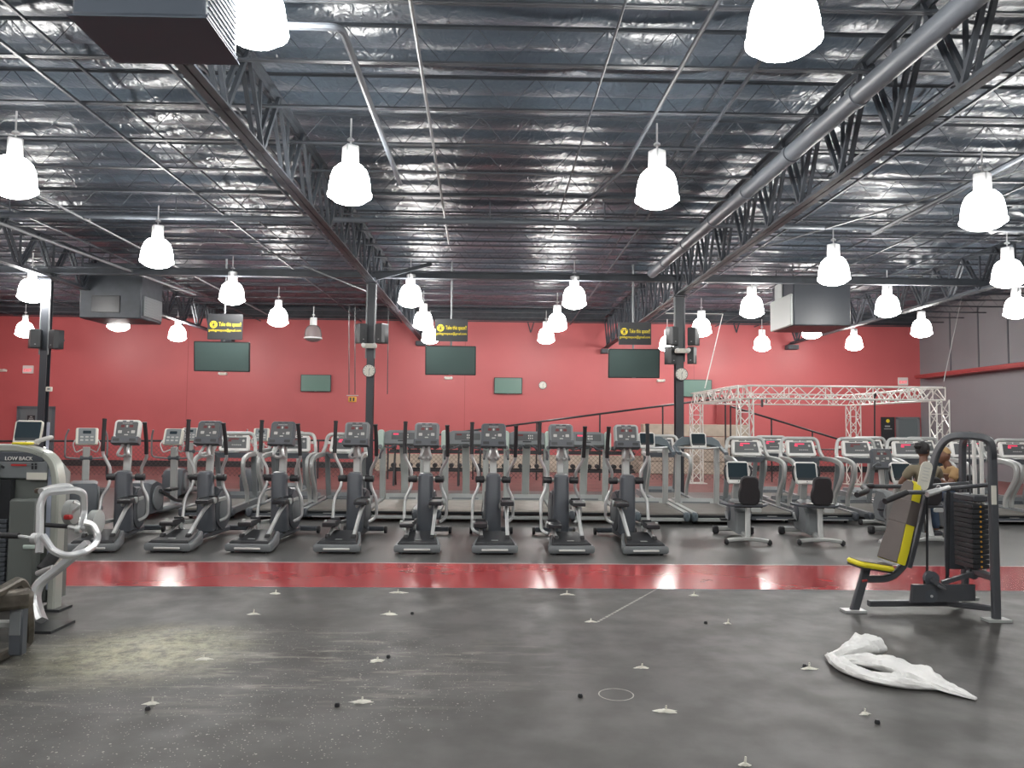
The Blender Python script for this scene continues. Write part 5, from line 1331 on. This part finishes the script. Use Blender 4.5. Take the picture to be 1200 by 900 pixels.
# ------------------------------------------------------------------ people
def skin_obj(name, verts, edges, radii, m, parent, sub=2, root=0):
    me = bpy.data.meshes.new(name); me.from_pydata([tuple(v) for v in verts], edges, []); me.materials.append(M[m])
    o = bpy.data.objects.new(name, me); COL.objects.link(o); o.parent = parent
    me.skin_vertices.new() if hasattr(me.skin_vertices, 'new') else None
    md = o.modifiers.new('skin', 'SKIN'); md.use_smooth_shade = True; md.branch_smoothing = .6
    lay = me.skin_vertices[0] if len(me.skin_vertices) else None
    if lay:
        for i, r in enumerate(radii):
            rr = r if isinstance(r, tuple) else (r, r); lay.data[i].radius = rr; lay.data[i].use_root = (i == root)
    s = o.modifiers.new('sub', 'SUBSURF'); s.levels = sub; s.render_levels = sub
    # bake the modifiers so the mesh is a real surface
    dg = bpy.context.evaluated_depsgraph_get(); ev = o.evaluated_get(dg); nm = bpy.data.meshes.new_from_object(ev)
    o.modifiers.clear(); o.data = nm
    for p in nm.polygons: p.use_smooth = True
    return o

def head(t, c, yaw, hair_style, cap=False):
    """head with a face, looking along +x before the turn"""
    T = Matrix.Translation(Vector(c)) @ Matrix.Rotation(yaw, 4, 'Z')
    n, m = 20, 16; vs = []; fs = []
    for i in range(m+1):
        ph = PI*i/m; z = math.cos(ph)*.125
        for j in range(n):
            a = 2*PI*j/n; r = math.sin(ph)
            x = r*.098*math.cos(a); y = r*.076*math.sin(a)
            if z < 0: x += .014*(-z/.125); y *= 1-.28*(-z/.125)**1.3; 
            if x > 0:
                x -= .012*math.exp(-((z-.012)/.022)**2)*(1 if abs(y) > .012 else 0)*math.exp(-((abs(y)-.032)/.02)**2)
                nose = math.exp(-(y/.013)**2)*max(0, 1-abs(z+.012)/.038); x += .026*nose
                x += .008*math.exp(-(y/.022)**2)*math.exp(-((z+.062)/.010)**2)+.012*math.exp(-(y/.025)**2)*math.exp(-((z+.100)/.016)**2)
            vs.append(T @ Vector((x, y, z)))
    for i in range(m):
        for j in range(n):
            j2 = (j+1) % n; fs.append((i*n+j, i*n+j2, (i+1)*n+j2, (i+1)*n+j))
    mb = MB().add(vs, fs)
    for s in (-1, 1):
        e = MB().lathe([(.0, -.012), (.016, -.006), (.018, .004), (.01, .010)], (0, 0, 0), 10, 'y'); e.xf(T @ Matrix.Translation((-.005, s*.076, -.005)) @ Matrix.Scale(1.6, 4, (0, 0, 1))); mb.add(e.v, e.f)
    mb.xf(Matrix.Translation(-Vector(t.location)))
    return mb, T

def hand(mb, wrist, direction, up, curl=.5, s=1.0):
    """palm with four fingers and a thumb as tapered tubes"""
    w = Vector(wrist); d = Vector(direction).normalized(); u = Vector(up); u = (u-d*u.dot(d)).normalized(); sd = d.cross(u)
    mb.tube([w, w+d*.03*s, w+d*.085*s], [.026*s, .036*s, .030*s], 8)
    for k, (o, l) in enumerate(((-.027, .062), (-.009, .072), (.009, .067), (.026, .052))):
        a = w+d*.08*s+sd*o*s; b = a+(d*math.cos(curl)-u*math.sin(curl))*l*.5*s; c = b+(d*math.cos(curl*2.2)-u*math.sin(curl*2.2))*l*.5*s
        mb.tube([a, b, c], [.0095*s, .0085*s, .007*s], 7)
    a = w+d*.03*s-sd*.030*s; b = a+(d*.6-sd*.7-u*.2).normalized()*.035*s; c = b+(d*.9-u*.3).normalized()*.03*s
    mb.tube([a, b, c], [.012*s, .010*s, .008*s], 7)

def person(name, loc, lab, J, cols, yaw, hair, shoes):
    t = empty(name, loc); tag(t, lab, 'person'); O = Vector(loc)
    L = lambda *k: [Vector(J[x])-O for x in k]
    # skin: neck, arms, hands and head joined in one body mesh
    mb, T = head(t, J['head'], yaw, hair)
    mb.tube(L('chest', 'neck')+[Vector(J['head'])-O+Vector((0, 0, -.06))], [.07, .055, .05], 12)
    for s in 'lr':
        mb.tube(L('sh'+s, 'el'+s, 'wr'+s), [.052, .040, .026], 10, fil=.04)
        d = (Vector(J['wr'+s])-Vector(J['el'+s])).normalized(); hand(mb, Vector(J['wr'+s])-O, d, (0, 0, 1), .45)
        mb.tube(L('hip'+s, 'kn'+s, 'an'+s), [.07, .05, .035], 10, fil=.05)
    mb.tube(L('pelvis', 'waist', 'chest'), [.12, .11, .12], 12)
    b = mb.build('body', 'skin', t)
    # shirt
    vs = L('pelvis', 'waist', 'chest', 'neck0', 'shl', 'shr', 'sll', 'slr'); ed = [(0, 1), (1, 2), (2, 3), (2, 4), (2, 5), (4, 6), (5, 7)]
    skin_obj('shirt', vs, ed, [(.16, .13), (.145, .12), (.165, .12), .075, .085, .085, .066, .066], cols[0], t)
    # trousers: pelvis and both legs in one surface
    vs = L('waist0', 'pelvis', 'hipl', 'knl', 'anl', 'hipr', 'knr', 'anr'); ed = [(0, 1), (1, 2), (2, 3), (3, 4), (1, 5), (5, 6), (6, 7)]
    skin_obj('trousers', vs, ed, [(.15, .12), (.165, .14), .105, .078, .058, .105, .078, .058], cols[1], t)
    for s in 'lr':
        a = Vector(J['an'+s])-O; d = Vector(J['toe'+s])-Vector(J['an'+s]); d.z = 0; d.normalize(); sd = Vector((-d.y, d.x, 0))
        base = Vector((a.x, a.y, -O.z+J.get('fz'+s, 0))); mbs = MB()
        pr = [(-.07, .0, .034, .085), (-.03, 0, .040, .10), (.04, 0, .043, .095), (.11, 0, .048, .065), (.17, 0, .044, .05), (.205, 0, .022, .035)]
        n = 10; V = []
        for (f, _, w, h) in pr:
            for k in range(n):
                an = 2*PI*k/n; V.append(base+d*f+sd*math.cos(an)*w+Vector((0, 0, max(.012, h*.5+math.sin(an)*h*.5))))
        Fs = [(i*n+k, i*n+(k+1) % n, (i+1)*n+(k+1) % n, (i+1)*n+k) for i in range(len(pr)-1) for k in range(n)]+[tuple(range(n)), tuple((len(pr)-1)*n+k for k in range(n))]
        mbs.add(V, Fs); so = mbs.build('shoe', shoes[0], t)
        q = MB(); poly = [base+d*f+sd*w*1.08 for f, _, w, h in pr]+[base+d*f-sd*w*1.08 for f, _, w, h in reversed(pr)]
        m = len(poly); q.add([p+Vector((0, 0, .001)) for p in poly]+[p+Vector((0, 0, .022)) for p in poly], [tuple(range(m))[::-1], tuple(m+k for k in range(m))]+[(k, (k+1) % m, m+(k+1) % m, m+k) for k in range(m)])
        q.build('sole', shoes[1], so)
    # hair or cap
    Tl = Matrix.Translation(-O) @ T; hb = MB(); n, m = 20, 9; V = []; cut = .62 if hair == 'bun' else .42
    for i in range(m+1):
        ph = PI*cut*i/m
        for j in range(n):
            a = 2*PI*j/n; front = max(0, math.cos(a)); p2 = ph*(1-.42*front)
            r = math.sin(p2); V.append(Tl @ Vector((r*.108*math.cos(a)-.006, r*.086*math.sin(a), math.cos(p2)*.137)))
    hb.add(V, [(i*n+j, i*n+(j+1) % n, (i+1)*n+(j+1) % n, (i+1)*n+j) for i in range(m) for j in range(n)])
    if hair == 'bun':
        bb = MB().lathe([(.0, -.055), (.04, -.045), (.058, 0), (.04, .045), (.0, .055)], (-.10, 0, .06), 14, 'z'); bb.xf(Tl); hb.add(bb.v, bb.f)
        hb.build('hair', 'hair', t)
    else:
        hb.build('knit_cap', 'tan', t)
    return t

def build_people():
    # person in olive sits on the third recumbent bike, back to the camera, looking right
    s = Vector((6.16, 10.98, .56))
    V = lambda x, y, z: tuple(s+Vector((x, y, z)))
    J = dict(pelvis=V(0, 0, .08), waist0=V(0, -.01, .16), waist=V(.01, 0, .26), chest=V(.02, .03, .47), neck0=V(.02, .03, .57), neck=V(.02, .04, .62), head=V(.03, .06, .755),
             shl=V(-.16, .03, .50), shr=V(.20, .03, .50), sll=V(-.24, .08, .34), slr=V(.28, .10, .36), ell=V(-.27, .12, .28), elr=V(.30, .16, .30), wrl=V(-.18, .32, .24), wrr=V(.34, .38, .36),
             hipl=V(-.10, .05, .06), hipr=V(.10, .05, .06), knl=V(-.42, .12, .02), knr=V(.14, .34, .02), anl=(5.66, 10.98, .10), anr=(6.33, 11.28, .10), toel=(5.4, 10.9, 0), toer=(6.4, 11.5, 0))
    person('person', (6.16, 10.98, 0), 'person with black hair bun, olive top and white shoes, seated behind the weight machine', J, ('oliveshirt', 'trous'), .35, 'bun', ('shoew', 'shoew'))
    # person in tan sits facing left on the fourth bike
    s = Vector((7.06, 11.68, .56)); V = lambda x, y, z: tuple(s+Vector((x, y, z)))
    J = dict(pelvis=V(0, 0, .08), waist0=V(0, 0, .16), waist=V(-.03, 0, .25), chest=V(-.10, -.01, .42), neck0=V(-.14, -.01, .50), neck=V(-.16, -.01, .54), head=V(-.20, -.01, .66),
             shl=V(-.10, -.17, .44), shr=V(-.12, .16, .44), sll=V(-.20, -.20, .30), slr=V(-.22, .18, .30), ell=V(-.24, -.2, .22), elr=V(-.26, .18, .24), wrl=V(-.44, -.12, .34), wrr=V(-.46, .06, .42),
             hipl=V(-.06, -.10, .06), hipr=V(-.06, .10, .06), knl=V(-.46, -.12, .06), knr=V(-.44, .16, .05), anl=(6.66, 11.56, .11), anr=(6.58, 11.84, .11), toel=(6.4, 11.54, 0), toer=(6.3, 11.83, 0))
    person('person', (7.06, 11.68, 0), 'person in tan cap and top with blue jeans, seated facing left behind the weight stack', J, ('tan', 'jeans'), PI, 'cap', ('shoed', 'shoew'))
# ------------------------------------------------------------------ assemble
LAMP_E = 42.0
defmats(); camera(); build_room(); build_roof(); build_lamps(); build_units(); build_walls_things()
build_machines(); build_press(); build_lowback(); build_corner_machine(); build_bag(); build_debris(); build_back(); build_people()
w = bpy.data.worlds.new('world'); SC.world = w; w.use_nodes = True
w.node_tree.nodes['Background'].inputs[0].default_value = (.05, .05, .055, 1)
w.node_tree.nodes['Background'].inputs[1].default_value = 1.0
SC.view_settings.view_transform = 'Standard'; SC.view_settings.look = 'None'; SC.view_settings.gamma = 1; SC.view_settings.exposure = 0.2
SC.view_settings.use_curve_mapping = False
SC.cycles.use_denoising = True; SC.cycles.max_bounces = 6; SC.cycles.diffuse_bounces = 3; SC.cycles.glossy_bounces = 3; SC.cycles.transparent_max_bounces = 12
SC.cycles.sample_clamp_indirect = 6
